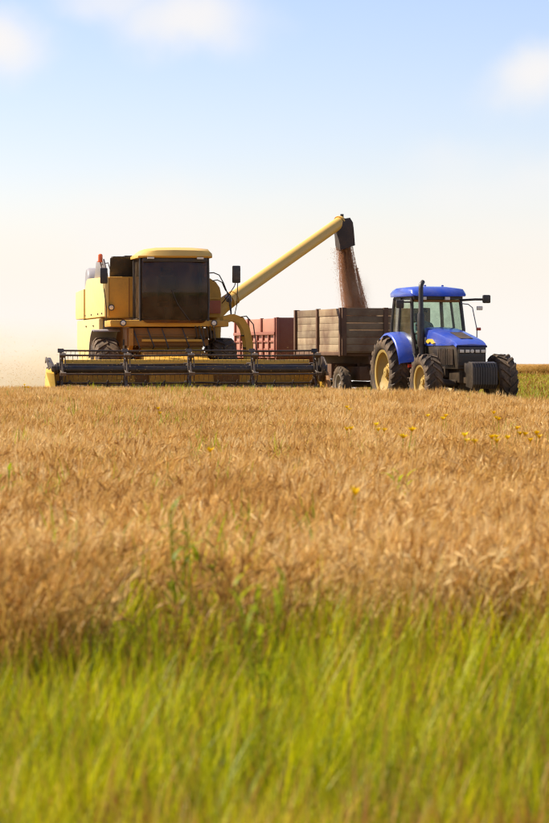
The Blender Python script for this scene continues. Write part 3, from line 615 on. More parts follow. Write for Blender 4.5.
# cab
RW = 0.66
P = {'fl': [(-0.62,-0.98,1.30),(-0.66,-0.86,1.9),(-0.62,-0.72,2.66)], 'bl': [(-0.72,-0.1,1.25),(-0.72,-0.06,1.9),(-0.64,0.0,2.66)], 'rl': [(-0.66,0.58,1.45),(-0.66,0.60,2.0),(-0.60,0.55,2.66)]}
for nme, pts in P.items():
    for s in (1, -1):
        pp = [(x*s,y,z) for x, y, z in pts]; b = MB(); b.tube(pp, 0.045 if nme != 'bl' else 0.032, 7); b.build('cab_pillar', 'black', TR)
def pane(name, q, m='glassgreen'):
    q = [Vector(v) for v in q]; nn = (q[1]-q[0]).cross(q[3]-q[0]).normalized()*0.006
    b = MB(); b.hexa([q[0]-nn,q[1]-nn,q[2]-nn,q[3]-nn,q[0]+nn,q[1]+nn,q[2]+nn,q[3]+nn]); return b.build(name, m, TR)
pane('windscreen', [(-0.61,-0.97,1.36),(0.61,-0.97,1.36),(0.60,-0.73,2.62),(-0.60,-0.73,2.62)])
pane('rear_window', [(-0.62,0.58,1.5),(0.62,0.58,1.5),(0.58,0.55,2.6),(-0.58,0.55,2.6)])
for s in (-1, 1):
    pane('door_glass', [(s*0.63,-0.93,1.34),(s*0.715,-0.12,1.3),(s*0.64,-0.02,2.62),(s*0.62,-0.74,2.62)])
    pane('side_window', [(s*0.715,-0.06,1.5),(s*0.665,0.55,1.5),(s*0.605,0.52,2.62),(s*0.64,0.03,2.62)])
b = MB(); b.box(-0.62,0.62,-0.92,0.58,1.02,1.10); b.box(-0.60,0.60,0.50,0.58,1.1,1.48); b.build('cab_floor', 'black', TR, 0.01)
b = MB(); b.hexa([(-0.60,-0.99,1.02),(0.60,-0.99,1.02),(0.62,-0.92,1.02),(-0.62,-0.92,1.02),(-0.62,-1.0,1.38),(0.62,-1.0,1.38),(0.62,-0.95,1.38),(-0.62,-0.95,1.38)]); b.build('cowl', 'black', TR, 0.01)
for s in (-1, 1):
    b = MB(); b.hexa([(s*0.60,-0.95,0.86),(s*0.70,-0.12,1.0),(s*0.68,-0.10,1.0),(s*0.58,-0.93,0.86),(s*0.64,-0.95,1.33),(s*0.73,-0.12,1.30),(s*0.70,-0.12,1.30),(s*0.61,-0.95,1.33)]); b.build('door_panel', 'greenshade', TR, 0.01)
b = MB(); rings = []
for y, dz, wv in ((-1.02,0.0,0.60),(-0.98,0.08,0.66),(-0.85,0.20,0.69),(-0.3,0.25,0.70),(0.3,0.24,0.70),(0.60,0.18,0.69),(0.70,0.06,0.64)):
    rings.append([(-wv,y,2.69),(-wv*1.02,y,2.69+dz*0.45),(-wv*0.93,y,2.69+dz*0.88),(-wv*0.5,y,2.69+dz),(wv*0.5,y,2.69+dz),(wv*0.93,y,2.69+dz*0.88),(wv*1.02,y,2.69+dz*0.45),(wv,y,2.69)])
b.loft(rings); RF = b.build('cab_roof', 'blue', TR, ang=55)
b = MB(); b.box(-0.62,0.62,-0.90,0.58,2.62,2.688); b.build('roof_lining', 'black', RF)
for x in (-0.40, 0.20):
    b = MB(); b.box(x-0.06,x+0.06,-1.0,-0.92,2.60,2.675); b.build('work_light', 'lampwhite', RF, 0.008)
b = MB(); b.box(-0.58,0.58,-0.80,-0.74,2.55,2.61); b.build('sun_blind', 'brownsteel', TR)
for x in (-0.2, 0.25):
    b = MB(); b.lathe([(0,0.03),(0.03,0.03),(0.04,0.0)], (x,-0.5,2.935), 'z', 10); b.build('roof_stud', 'blue', RF)
# seat, wheel, console
b = MB(); b.box(-0.24,0.24,-0.05,0.42,1.42,1.54); b.box(-0.23,0.23,0.36,0.48,1.54,2.06); b.box(-0.13,0.13,0.37,0.47,2.09,2.30); b.box(-0.1,0.1,0.1,0.3,1.1,1.42); b.build('seat', 'seatcloth', TR, 0.035)
b = MB(); b.tube([(0,-0.75,1.1),(0,-0.50,1.72)], 0.045); ring = [(0.19*math.cos(2*math.pi*k/20), -0.47+0.15*math.sin(2*math.pi*k/20), 1.76+0.10*math.sin(2*math.pi*k/20)) for k in range(21)]
b.tube(ring, 0.014, 6); b.tube([(-0.18,-0.47,1.76),(0.18,-0.47,1.76)], 0.012, 5); b.box(-0.17,0.17,-0.78,-0.6,1.45,1.72); b.build('steering_wheel', 'black', TR)
b = MB(); b.box(0.34,0.55,-0.2,0.45,1.1,1.62); b.tube([(0.45,-0.1,1.6),(0.46,-0.2,1.85)], 0.02); b.build('side_console', 'seatcloth', TR, 0.02)
# exhaust with curved tip
b = MB(); b.tube([(-0.52,-1.16,1.20),(-0.52,-1.16,1.45),(-0.54,-1.14,1.5),(-0.54,-1.14,2.25),(-0.54,-1.14,2.3),(-0.54,-1.14,2.85),(-0.53,-1.12,2.93),(-0.495,-1.08,2.99),(-0.45,-1.03,3.03)], [0.075,0.075,0.085,0.085,0.06,0.058,0.058,0.056,0.054], 14); b.build('exhaust', 'black', TR)
b = MB(); b.tube([(-0.54,-1.14,1.55),(-0.40,-1.1,1.5)], 0.03); b.build('exhaust_elbow', 'blacksteel', TR)
b = MB(); b.tube([(-0.54,-1.14,1.95),(-0.60,-0.92,2.0)], 0.014); b.build('exhaust_clamp', 'blacksteel', TR)
# rear fenders
for s in (-1, 1):
    g = []
    for q in arc(0.0, 0.86, 0.98, 132, 118, 2) [:0] + [(math.cos(R(a))*0.97, 0.86+math.sin(R(a))*0.95) for a in (60, 78, 95, 112, 128, 142, 155, 166)]:
        yy, zz = q      # angle measured from the rear, over the top, to the front
        g.append([(s*0.60, yy, zz+0.02), (s*0.80, yy, zz+0.01), (s*0.98, yy, zz-0.01), (s*1.02, yy, zz-0.05)])
    b = MB(); b.sheet(g, 0.025, (0, 0, 1)); fd = b.build('fender', 'blue', TR, ang=60)
    b = MB(); a = R(166); b.box(min(s*0.64,s*0.80),max(s*0.64,s*0.80),-0.99,-0.955,0.98,1.06); b.build('reflector', 'reflector', fd)
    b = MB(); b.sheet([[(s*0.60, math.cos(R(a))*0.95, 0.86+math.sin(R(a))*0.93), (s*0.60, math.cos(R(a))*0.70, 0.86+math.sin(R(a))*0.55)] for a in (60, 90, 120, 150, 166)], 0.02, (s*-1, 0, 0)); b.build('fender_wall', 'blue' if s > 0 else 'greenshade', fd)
    b = MB(); b.box(min(s*0.66,s*0.72),max(s*0.66,s*0.72),-0.66,-0.54,1.36,1.41); b.build('indicator', 'reflector', TR, 0.006)
    for i, z in enumerate((0.45, 0.72)):
        b = MB(); b.box(min(s*0.55,s*0.85),max(s*0.55,s*0.85),-1.35,-1.05,z,z+0.03); b.build('step', 'blacksteel', TR)
    b = MB(); b.box(min(s*0.55,s*0.58),max(s*0.55,s*0.58),-1.38,-1.02,0.44,1.05); b.build('step_bracket', 'blacksteel', TR)
b = MB(); b.box(-0.62,-0.33,-2.2,-1.25,0.62,0.98); b.build('fuel_tank', 'black', TR, 0.05)
b = MB(); b.tube([(-0.9,-1.25,0.60),(-0.5,-1.25,0.60)], 0.022); b.build('step_bar', 'steel', TR)
# mirrors and lamp stalks
b = MB(); b.tube([(0.63,-0.76,2.60),(0.95,-0.86,2.62),(1.16,-0.90,2.62)], 0.028, 8); am = b.build('mirror_arm', 'black', TR)
b = MB(); b.box(1.13,1.33,-0.95,-0.87,2.53,2.73); b.build('mirror_head', 'black', am, 0.035)
b = MB(); b.tube([(0.63,-0.80,2.52),(0.78,-0.86,2.50),(0.88,-0.88,2.42),(0.92,-0.9,2.2),(0.98,-0.92,1.9),(0.98,-0.92,1.62)], 0.014, 6); st = b.build('lamp_stalk', 'grey', TR)
b = MB(); b.box(0.97,1.12,-0.96,-0.90,2.36,2.46); b.build('indicator', 'lampwhite', st, 0.02)
b = MB(); b.box(0.96,1.07,-0.97,-0.91,1.87,1.94); b.build('reflector', 'reflector', st, 0.012)
b = MB(); b.tube([(-0.63,-0.76,2.55),(-0.84,-0.74,2.55)], 0.02, 8); am = b.build('mirror_arm', 'black', TR)
b = MB(); b.box(-1.03,-0.83,-0.78,-0.71,2.40,2.60); b.build('mirror_head', 'black', am, 0.03)
# hitch
b = MB(); b.box(-0.06,0.06,0.4,1.25,0.50,0.56); b.box(-0.5,-0.44,0.3,1.0,0.6,0.68); b.box(0.44,0.5,0.3,1.0,0.6,0.68); b.build('drawbar_hitch', 'blacksteel', TR)

# ------------------------------------------------------------------ driver
def skin_mesh(name, verts, edges, radii, root=0):
    me = bpy.data.meshes.new(name); me.from_pydata(verts, edges, []); o = bpy.data.objects.new(name, me); COL.objects.link(o)
    o.modifiers.new('skin', 'SKIN')
    for i, d in enumerate(me.skin_vertices[0].data): d.radius = (radii[i], radii[i]) if not isinstance(radii[i], tuple) else radii[i]; d.use_root = (i == root)
    s = o.modifiers.new('sub', 'SUBSURF'); s.levels = 2; s.render_levels = 2
    dg = bpy.context.evaluated_depsgraph_get(); m2 = bpy.data.meshes.new_from_object(o.evaluated_get(dg)); m2.name = name
    bpy.data.objects.remove(o); m2.shade_smooth(); return m2
DR_LOC = Matrix.Rotation(TR_RZ, 3, 'Z') @ Vector((-0.02, 0.10, 1.54)) + TR_LOC
V = [(0,0.05,0.08),(0,0.08,0.30),(0,0.07,0.46),(0,0.05,0.56),(0,0.02,0.64),(0,0.0,0.76)]
Rd = [(0.15,0.12),(0.155,0.11),(0.16,0.11),(0.06,0.06),(0.055,0.06),(0.085,0.10)]
E = [(0,1),(1,2),(2,3),(3,4),(4,5)]
for s in (-1, 1):
    k = len(V); V += [(s*0.19,0.06,0.47),(s*0.25,-0.12,0.28),(s*0.19,-0.36,0.27),(s*0.17,-0.45,0.29)]; Rd += [0.07,0.05,0.037,0.03]; E += [(2,k),(k,k+1),(k+1,k+2),(k+2,k+3)]
    k = len(V); V += [(s*0.10,0.0,0.06),(s*0.14,-0.42,0.10),(s*0.14,-0.50,-0.30),(s*0.14,-0.62,-0.38)]; Rd += [0.085,0.065,0.05,0.04]; E += [(0,k),(k,k+1),(k+1,k+2),(k+2,k+3)]
PE = link('person', skin_mesh('person', V, E, Rd), None, DR_LOC, (0,0,TR_RZ)); tag(PE, 'person in a grey-blue shirt seated at the wheel inside the blue tractor cab', 'person')
PE.data.materials.clear()
for k in ('shirt','skin','trousers'): PE.data.materials.append(M[k])
for f in PE.data.polygons:
    c = f.center
    f.material_index = 1 if (c.z > 0.57 or (c.y < -0.22 and c.z > 0.2)) else (2 if c.z < 0.17 and c.y < 0.02 or c.z < 0.05 else 0)
b = MB()       # fingers closed on the rim of the steering wheel
for s in (-1, 1):
    for j in range(4):
        o = Vector((s*(0.165+0.0*j), -0.46+0.022*j, 0.30+0.006*j)); b.tube([o, o+Vector((-s*0.03,-0.035,0.012)), o+Vector((-s*0.05,-0.045,-0.015)), o+Vector((-s*0.04,-0.03,-0.035))], [0.009,0.009,0.008,0.006], 6)
    o = Vector((s*0.15,-0.42,0.28)); b.tube([o, o+Vector((-s*0.035,-0.02,0.0)), o+Vector((-s*0.05,-0.045,0.0))], [0.010,0.009,0.007], 6)
b.build('fingers', 'skin', PE)
b = MB(); b.lathe([(0.02,0.105),(0.06,0.106),(0.10,0.085),(0.125,0.04),(0.13,0.0)], (0,0.015,0.76), 'z', 16); b.build('hair', 'hair', PE)
b = MB()
b.hexa([(-0.012,-0.10,0.74),(0.012,-0.10,0.74),(0.01,-0.09,0.735),(-0.01,-0.09,0.735),(-0.006,-0.10,0.785),(0.006,-0.10,0.785),(0.006,-0.09,0.785),(-0.006,-0.09,0.785)])
for s in (-1, 1): b.lathe([(-0.01,0.02),(0.0,0.03),(0.012,0.02)], (s*0.09,0.015,0.77), 'x', 8)
b.build('nose_and_ears', 'skin', PE)
b = MB()
for s in (-1, 1): b.lathe([(-0.004,0.009),(0.004,0.012)], (s*0.035,-0.092,0.785), 'y', 8)
b.box(-0.025,0.025,-0.092,-0.084,0.705,0.713); b.build('eyes_and_mouth', 'hair', PE)

# ------------------------------------------------------------------ trailers
def trailer_chassis(T, W2, L, zb, m, tyre_r, axles, ring):
    b = MB(); b.box(-0.42,-0.32,0.05,L-0.05,zb-0.32,zb-0.12); b.box(0.32,0.42,0.05,L-0.05,zb-0.32,zb-0.12); b.build('chassis_beam', m, T, 0.01)
    for k in range(6):
        y = 0.15+(L-0.3)*k/5; b = MB(); b.box(-W2+0.02,W2-0.02,y-0.04,y+0.04,zb-0.12,zb-0.03); b.build('cross_member', m, T, 0.006)
    b = MB(); b.box(-W2,W2,0.0,L,zb-0.03,zb+0.02); b.build('floor', 'plankdark' if m == 'rust' else m, T)
    tt = tyre_mesh('tyre', tyre_r, 0.26, tyre_r*0.56, 22, 0.018, 40); rr = rim_mesh('wheel', tyre_r*0.56, 0.26, ring, 0.08)
    for y in axles:
        b = MB(); b.tube([(-W2+0.3,y,tyre_r),(W2-0.3,y,tyre_r)], 0.06, 10); b.build('axle', 'blacksteel', T)
        for s in (-1, 1):
            for k in range(2):
                b = MB(); b.box(s*0.46-0.035,s*0.46+0.035,y-0.5+0.12*k,y+0.5-0.12*k,tyre_r+0.08+0.03*k,tyre_r+0.10+0.03*k); b.build('leaf_spring', 'blacksteel', T)
            b = MB(); b.box(s*0.46-0.03,s*0.46+0.03,y-0.12,y+0.12,tyre_r+0.16,zb-0.31); b.build('spring_hanger', m, T)
            wheel(T, (s*(W2-0.22), y, tyre_r), tt, rr, s > 0, 0.3*s)
T1_RZ = R(15); W2, L1, ZB, ZT = 1.15, 4.4, 1.36, 2.47
T1_LOC = Vector((2.83, 69.0, 0))
T1 = thing('grain_trailer', T1_LOC, T1_RZ, 'brown wooden plank trailer under the falling grain, right behind the tractor', 'trailer')
trailer_chassis(T1, W2, L1, ZB, 'rust', 0.50, (0.75, 3.5), 'rimgrey')
NBRD = 5
def board(T, x0, x1, y0, y1, z0, z1, m, nm='board'):
    b = MB(); o = b.box(x0, x1, y0, y1, z0, z1).build(nm, m, T, 0.006)
    o.rotation_euler = (0, 0, 0); return o
bh = (ZT-0.20-ZB)/NBRD
for s in (-1, 1):
    for (ya, yb) in ((0.06, 2.14), (2.26, 4.34)):
        for k in range(NBRD):
            j = random.uniform(-0.006, 0.006); a, c = sorted((s*(W2-0.035+j), s*(W2-0.005+j)))
            board(T1, a, c, ya+random.uniform(0,0.02), yb-random.uniform(0,0.02), ZB+k*bh+0.003, ZB+(k+1)*bh-0.003, 'plank')
        j = random.uniform(-0.006, 0.006); a, c = sorted((s*(W2-0.035+j), s*(W2+0.005+j))); board(T1, a, c, ya, yb, ZT-0.19, ZT-0.01, 'plankdark', 'rim_board')
    for y in (0.0, 2.14, 4.30):
        b = MB(); a, c = sorted((s*(W2-0.05), s*(W2+0.06))); b.box(a, c, y, y+0.12, ZB-0.12, ZT+0.01); b.build('post', 'rust', T1, 0.01)
    b = MB(); a, c = sorted((s*(W2-0.04), s*(W2+0.03))); b.box(a, c, 0.125, 4.295, ZB-0.10, ZB-0.005); b.build('side_rail', 'rust', T1, 0.01)
for yy, sg in ((0.0, -1), (L1, 1)):
    for k in range(NBRD):
        a, c = sorted((yy+sg*0.005, yy+sg*0.035)); board(T1, -W2+0.06, -0.06, a, c, ZB+k*bh+0.003, ZB+(k+1)*bh-0.003, 'plankdark'); board(T1, 0.06, W2-0.06, a, c, ZB+k*bh+0.003, ZB+(k+1)*bh-0.003, 'plankdark')  # end boards darker than the sides: their shade is put into the colour
    a, c = sorted((yy+sg*0.005, yy+sg*0.05)); board(T1, -W2+0.05, W2-0.05, a, c, ZT-0.19, ZT, 'plankdark', 'rim_board')
    for x in (-W2-0.02, -0.06, W2-0.10):
        a, c = sorted((yy-sg*0.02, yy+sg*0.075)); b = MB(); b.box(x, x+0.12, a, c, ZB-0.1, ZT+0.012); b.build('post', 'rust', T1, 0.01)
b = MB(); b.box(-0.62,0.62,0.2,1.35,0.62,0.98); b.lathe([(0.98,0.5),(1.04,0.5)], (0,0.75,0), 'z', 24); b.build('turntable', 'rust', T1, 0.02)
b = MB(); b.box(-1.0,-0.55,1.5,2.5,0.66,1.05); b.build('tool_box', 'rust', T1, 0.02)
b = MB(); b.tube([(0.7,1.5,0.85),(0.7,2.6,0.85)], 0.2, 14); b.build('air_tank', 'blacksteel', T1)
for yy in (1.45, 2.75):
    b = MB(); b.box(-0.9,0.9,yy-0.06,yy+0.06,0.70,1.04); b.build('cross_beam', 'rust', T1, 0.01)
b = MB(); b.tube([(-0.4,0.3,0.95),(0,-1.0,0.62),(0,-1.75,0.56)], 0.05); b.tube([(0.4,0.3,0.95),(0,-1.0,0.62)], 0.05); b.build('drawbar', 'rust', T1)

T2_RZ = R(15); L2, ZB2, ZM, ZT2 = 4.6, 1.22, 1.86, 2.30
T2_LOC = T1_LOC + Matrix.Rotation(T1_RZ, 3, 'Z') @ Vector((-0.12, 6.0, 0))
T2 = thing('grain_trailer', T2_LOC, T2_RZ, 'red steel trailer behind the wooden one, seen above the harvester reel', 'trailer')
trailer_chassis(T2, W2, L2, ZB2, 'redsteel', 0.48, (0.8, 3.7), 'rimgrey')
for s in (-1, 1):
    for i in range(3):
        y0, y1 = 0.04+i*(L2-0.08)/3, 0.04+(i+1)*(L2-0.08)/3
        a, c = sorted((s*(W2-0.03), s*(W2-0.002))); b = MB(); b.box(a, c, y0+0.05, y1-0.05, ZM+0.05, ZT2-0.02); b.build('upper_panel', 'redpale', T2, 0.005)
        a, c = sorted((s*(W2-0.03), s*(W2-0.004))); b = MB(); b.box(a, c, y0+0.03, y1-0.03, ZB2, ZM-0.03); b.build('lower_panel', 'redpale', T2, 0.005)
    for i in range(4):
        y = 0.0+i*(L2-0.10)/3; a, c = sorted((s*(W2-0.04), s*(W2+0.05))); b = MB(); b.box(a, c, y, y+0.10, ZM-0.02, ZT2); b.build('post', 'redsteel', T2, 0.01)
    for i in range(8):
        y = 0.02+i*(L2-0.12)/7; a, c = sorted((s*(W2-0.002), s*(W2+0.055))); b = MB(); b.box(a, c, y, y+0.08, ZB2-0.02, ZM-0.04); b.build('rib', 'redsteel', T2, 0.01)
    for z in (ZB2+0.18, ZB2+0.40):
        b = MB(); a, c = sorted((s*(W2-0.002), s*(W2+0.03))); b.box(a, c, 0.05, L2-0.05, z, z+0.05); b.build('side_rail', 'redsteel', T2, 0.008)
    b = MB(); a, c = sorted((s*(W2-0.05), s*(W2+0.07))); b.box(a, c, 0.0, L2, ZM-0.035, ZM+0.045); b.build('side_rail', 'redsteel', T2, 0.01)
for yy, sg in ((0.0, -1), (L2, 1)):
    a, c = sorted((yy+sg*0.002, yy+sg*0.03)); b = MB(); b.box(-W2+0.02, W2-0.02, a, c, ZB2, ZT2); b.build('end_panel', 'redsteel', T2, 0.005)
    for x in (-W2-0.015, -0.4, 0.35, W2-0.07):
        a, c = sorted((yy-sg*0.012, yy+sg*0.07)); b = MB(); b.box(x, x+0.08, a, c, ZB2-0.02, ZT2+0.01); b.build('rib', 'redsteel', T2, 0.01)
b = MB(); b.tube([(-0.4,0.3,0.85),(0,-0.9,0.6),(0,-1.4,0.56)], 0.05); b.tube([(0.4,0.3,0.85),(0,-0.9,0.6)], 0.05); b.build('drawbar', 'redsteel', T2)

# ------------------------------------------------------------------ grain
def grains(name, pts, size, m):
    n_ = len(pts); oct_ = np.array([(1,0,0),(-1,0,0),(0,1,0),(0,-1,0),(0,0,1),(0,0,-1)], float)
    tri = np.array([(0,2,4),(2,1,4),(1,3,4),(3,0,4),(2,0,5),(1,2,5),(3,1,5),(0,3,5)])
    sc = size*RNG.uniform(0.7, 1.3, (n_, 1, 1))*np.array([0.45, 0.45, 1.0])
    v = oct_[None]*sc
    an = RNG.uniform(0, 2*np.pi, (n_, 2)); ca, sa = np.cos(an[:,0])[:,None], np.sin(an[:,0])[:,None]; cb_, sb = np.cos(an[:,1]*0.35)[:,None], np.sin(an[:,1]*0.35)[:,None]
    y = v[:,:,1]*cb_ - v[:,:,2]*sb; z = v[:,:,1]*sb + v[:,:,2]*cb_; x = v[:,:,0]*ca - y*sa; y2 = v[:,:,0]*sa + y*ca
    v = np.stack([x, y2, z], 2) + pts[:,None,:]
    f = (tri[None] + (np.arange(n_)*6)[:,None,None]).reshape(-1, 3)
    me = bpy.data.meshes.new(name); me.from_pydata(v.reshape(-1,3).tolist(), [], f.tolist()); me.materials.append(M[m]); return me
top_w = np.array(px(345.5, 244, 71.05)); bot_w = np.array(px(359, 310, 71.15)); bot_w[2] -= 0.35
N = 100000; t = RNG.uniform(0, 1, N)
wdt = 0.17 + 0.22*t; gx = RNG.normal(0, 0.42, N); strk = np.sin(gx*11+3+t*2)*0.012
ctr = top_w[None]*(1-t[:,None]) + bot_w[None]*t[:,None]; ctr[:,0] += -0.05*np.sin(np.pi*t)
pts = ctr.copy(); pts[:,0] += np.clip(gx, -0.95, 0.95)*wdt + strk; pts[:,1] += np.clip(RNG.normal(0, 0.4, N), -1, 1)*0.15*(1+t*0.6)
N2 = 10000; t2 = RNG.uniform(0.05, 1, N2); c2 = top_w[None]*(1-t2[:,None]) + bot_w[None]*t2[:,None]
c2[:,0] += -0.10 - np.abs(RNG.normal(0, 0.11, N2)) - 0.06*t2; c2[:,1] += RNG.normal(0, 0.12, N2)
N3 = 4500; t3 = RNG.uniform(0.3, 1, N3); c3 = top_w[None]*(1-t3[:,None]) + bot_w[None]*t3[:,None]; c3[:,0] += 0.16 + np.abs(RNG.normal(0, 0.09, N3))*t3; c3[:,1] += RNG.normal(0, 0.1, N3)
tag(link('falling_grain', grains('falling_grain', np.concatenate([pts, c2, c3]), 0.0090, 'grain')), 'reddish brown grain pouring from the black spout into the trailer', 'grain', kind='stuff')
# heap inside the wooden trailer
b = MB(); g = []
for i in range(15):
    r = []
    for j in range(27):
        x = -W2+0.06+(2*W2-0.12)*i/14; y = 0.06+(L1-0.12)*j/26
        z = ZB+0.45+0.45*math.exp(-((x+0.1)**2/0.5+(y-2.1)**2/1.4)) + 0.02*math.sin(x*9+y*7)
        r.append((x, y, z))
    g.append(r)
b.sheet(g, 0.3, (0, 0, -1)); hp = b.build('grain_heap', 'grain', None, loc=T1_LOC); hp.rotation_euler = (0,0,T1_RZ)
tag(hp, 'reddish brown heap of grain inside the wooden trailer', 'grain', kind='stuff')

# ------------------------------------------------------------------ plants
def frond(b, p0, az, length, width, bend, lift, seg=5, fold=0.0):
    """a grass blade: flat strip that arches over"""
    d = Vector((math.cos(az), math.sin(az), 0)); sd_ = Vector((-math.sin(az), math.cos(az), 0)); q = Vector(p0); ang = lift; L = []
    for i in range(seg+1):
        t = i/seg; w = width*(1-t)**0.7*(0.6+0.4*min(1, t*4)); L.append((q - sd_*w/2, q + sd_*w/2))
        q = q + (d*math.cos(ang) + Vector((0,0,1))*math.sin(ang))*length/seg; ang -= bend/seg
    k = len(b.v); b.v += [tuple(x) for pr in L for x in pr]
    b.f += [(k+2*i, k+2*i+1, k+2*i+3, k+2*i+2) for i in range(seg)]
def finish(name, b, mats, idx):
    me = bpy.data.meshes.new(name); me.from_pydata(b.v, [], b.f)
    for m in mats: me.materials.append(M[m])
    me.polygons.foreach_set('material_index', idx); me.shade_smooth(); return me
def crop_clump(seed, hgt=0.52, stems=28, rad=0.17):
    rnd = random.Random(seed); b = MB(); idx = []
    def mark(i): idx.extend([i]*(len(b.f)-len(idx)))
    for k in range(stems):
        a, r = rnd.uniform(0, 6.283), rad*math.sqrt(rnd.random()); x, y = r*math.cos(a), r*math.sin(a)
        h = hgt*rnd.uniform(0.82, 1.10); az = rnd.gauss(0.3, 1.5); lean = rnd.uniform(0.03, 0.20); d = Vector((math.cos(az), math.sin(az), 0))
        p = [Vector((x,y,0)), Vector((x,y,h*0.5))+d*lean*0.3, Vector((x,y,h*0.85))+d*lean, Vector((x,y,h*0.95))+d*(lean+0.035)]
        b.tube(p, [0.0030,0.0026,0.0020,0.0016], 3); mark(0)
        # nodding ear
        q = p[-1]; ang = rnd.uniform(0.35, 1.4); el = rnd.uniform(0.055, 0.085); pts = [q]; n_ = 6
        for i in range(n_):
            q = q + (d*math.cos(ang)+Vector((0,0,1))*math.sin(ang))*el/n_; ang -= rnd.uniform(0.0, 0.13); pts.append(q)
        wv = rnd.uniform(0.0036, 0.0052)
        b.tube(pts, [wv*0.35, wv*0.95, wv*0.72, wv*1.08, wv*0.76, wv*0.85, wv*0.2], 5); mark(1)
        for i in range(8):      # awns
            q0 = pts[1+i//2]; aa = az+rnd.uniform(-0.5, 0.5); ee = ang+0.5+rnd.uniform(0, 0.9); dd = Vector((math.cos(aa)*math.cos(ee), math.sin(aa)*math.cos(ee), math.sin(ee)))
            u = dd.cross(Vector((0.3,0.2,1))).normalized()*0.0014; kk = len(b.v); b.v += [tuple(q0-u), tuple(q0+u), tuple(q0+dd*rnd.uniform(0.05,0.08))]; b.f.append((kk,kk+1,kk+2)); 
        mark(1)
        for i in range(3):
            zz = h*rnd.uniform(0.25, 0.85); frond(b, (x+d.x*lean*0.4, y+d.y*lean*0.4, zz), rnd.uniform(0,6.283), rnd.uniform(0.10,0.22), rnd.uniform(0.004,0.0075), rnd.uniform(0.3,1.6), rnd.uniform(0.5,1.4), 4)
        mark(0)
    return finish('crop_clump', b, ('straw', 'ear'), idx)
def grass_clump(seed, mats, hgt, n_, rad, width, heads=0.0):
    rnd = random.Random(seed); b = MB(); idx = []
    for k in range(n_):
        a, r = rnd.uniform(0, 6.283), rad*math.sqrt(rnd.random())
        frond(b, (r*math.cos(a), r*math.sin(a), 0), rnd.uniform(0, 6.283), hgt*rnd.uniform(0.55, 1.15), width*rnd.uniform(0.6, 1.3), rnd.uniform(0.1, 0.9), rnd.uniform(1.2, 1.56), 5)
        idx.extend([0 if rnd.random() < 0.94 or len(mats) < 2 else 1]*(len(b.f)-len(idx)))
        if rnd.random() < heads:
            x, y = r*math.cos(a), r*math.sin(a); h = hgt*rnd.uniform(0.9, 1.3)
            b.tube([(x,y,0),(x+0.01,y,h*0.6),(x+0.03,y+0.01,h),(x+0.045,y+0.01,h+0.035),(x+0.06,y+0.01,h+0.075)], [0.0018,0.0016,0.003,0.007,0.001], 4)
            idx.extend([len(mats)-1]*(len(b.f)-len(idx)))
    return finish('grass_clump', b, mats, idx)
def protos(name, meshes):
    c = bpy.data.collections.new(name)
    for i, m in enumerate(meshes):
        o = bpy.data.objects.new('%s_%02d' % (name, i), m); c.objects.link(o)
    return c, len(meshes)
def scatter(name, coll, pts, rots, scl, idx):
    me = bpy.data.meshes.new(name); me.vertices.add(len(pts)); me.vertices.foreach_set('co', np.asarray(pts, np.float32).ravel())
    a = me.attributes.new('rot', 'FLOAT_VECTOR', 'POINT'); a.data.foreach_set('vector', np.asarray(rots, np.float32).ravel())
    a = me.attributes.new('scl', 'FLOAT_VECTOR', 'POINT'); a.data.foreach_set('vector', np.asarray(scl, np.float32).ravel())
    a = me.attributes.new('pick', 'INT', 'POINT'); a.data.foreach_set('value', np.asarray(idx, np.int32))
    o = link(name, me); g = bpy.data.node_groups.new(name, 'GeometryNodeTree')
    g.interface.new_socket('Geometry', in_out='INPUT', socket_type='NodeSocketGeometry'); g.interface.new_socket('Geometry', in_out='OUTPUT', socket_type='NodeSocketGeometry')
    N, Lk = g.nodes, g.links
    gi, go = N.new('NodeGroupInput'), N.new('NodeGroupOutput'); ip = N.new('GeometryNodeInstanceOnPoints'); ci = N.new('GeometryNodeCollectionInfo')
    ci.inputs['Collection'].default_value = coll; ci.inputs['Separate Children'].default_value = True; ci.inputs['Reset Children'].default_value = True
    def attr(nm, ty):
        x = N.new('GeometryNodeInputNamedAttribute'); x.data_type = ty; x.inputs['Name'].default_value = nm; return x.outputs['Attribute']
    er = N.new('FunctionNodeEulerToRotation'); Lk.new(attr('rot', 'FLOAT_VECTOR'), er.inputs[0])
    Lk.new(gi.outputs[0], ip.inputs['Points']); Lk.new(ci.outputs[0], ip.inputs['Instance']); ip.inputs['Pick Instance'].default_value = True
    Lk.new(attr('pick', 'INT'), ip.inputs['Instance Index']); Lk.new(er.outputs[0], ip.inputs['Rotation']); Lk.new(attr('scl', 'FLOAT_VECTOR'), ip.inputs['Scale'])
    Lk.new(ip.outputs[0], go.inputs[0]); md = o.modifiers.new('scatter', 'NODES'); md.node_group = g
    return o
def snoise(x, y, s, ph=0.0):
    return (np.sin(x*s*1.0+ph)+np.sin(y*s*1.3+1.7*ph+x*s*0.6)+np.sin((x*0.7-y*0.9)*s*1.9+2.1*ph)+np.sin((x*1.3+y*0.5)*s*2.9+0.7*ph))/4
HC, HS_ = math.cos(CB_RZ), math.sin(CB_RZ)
def crop_edge(x):       # how far the standing crop reaches
    yb = CB_LOC.y + (-3.78 + (x-CB_LOC.x)*HS_)/HC
    return np.where(x < 1.3, yb, np.minimum(yb, 61.0 - (x-1.3)*6.6)) + 0.35*np.sin(x*2.3)
def in_crop(x, y):
    return (y < crop_edge(x)) & (y > 10.2 + 1.1*snoise(x, y, 2.3, 1.0) + RNG.normal(0, 0.35, np.shape(x)))
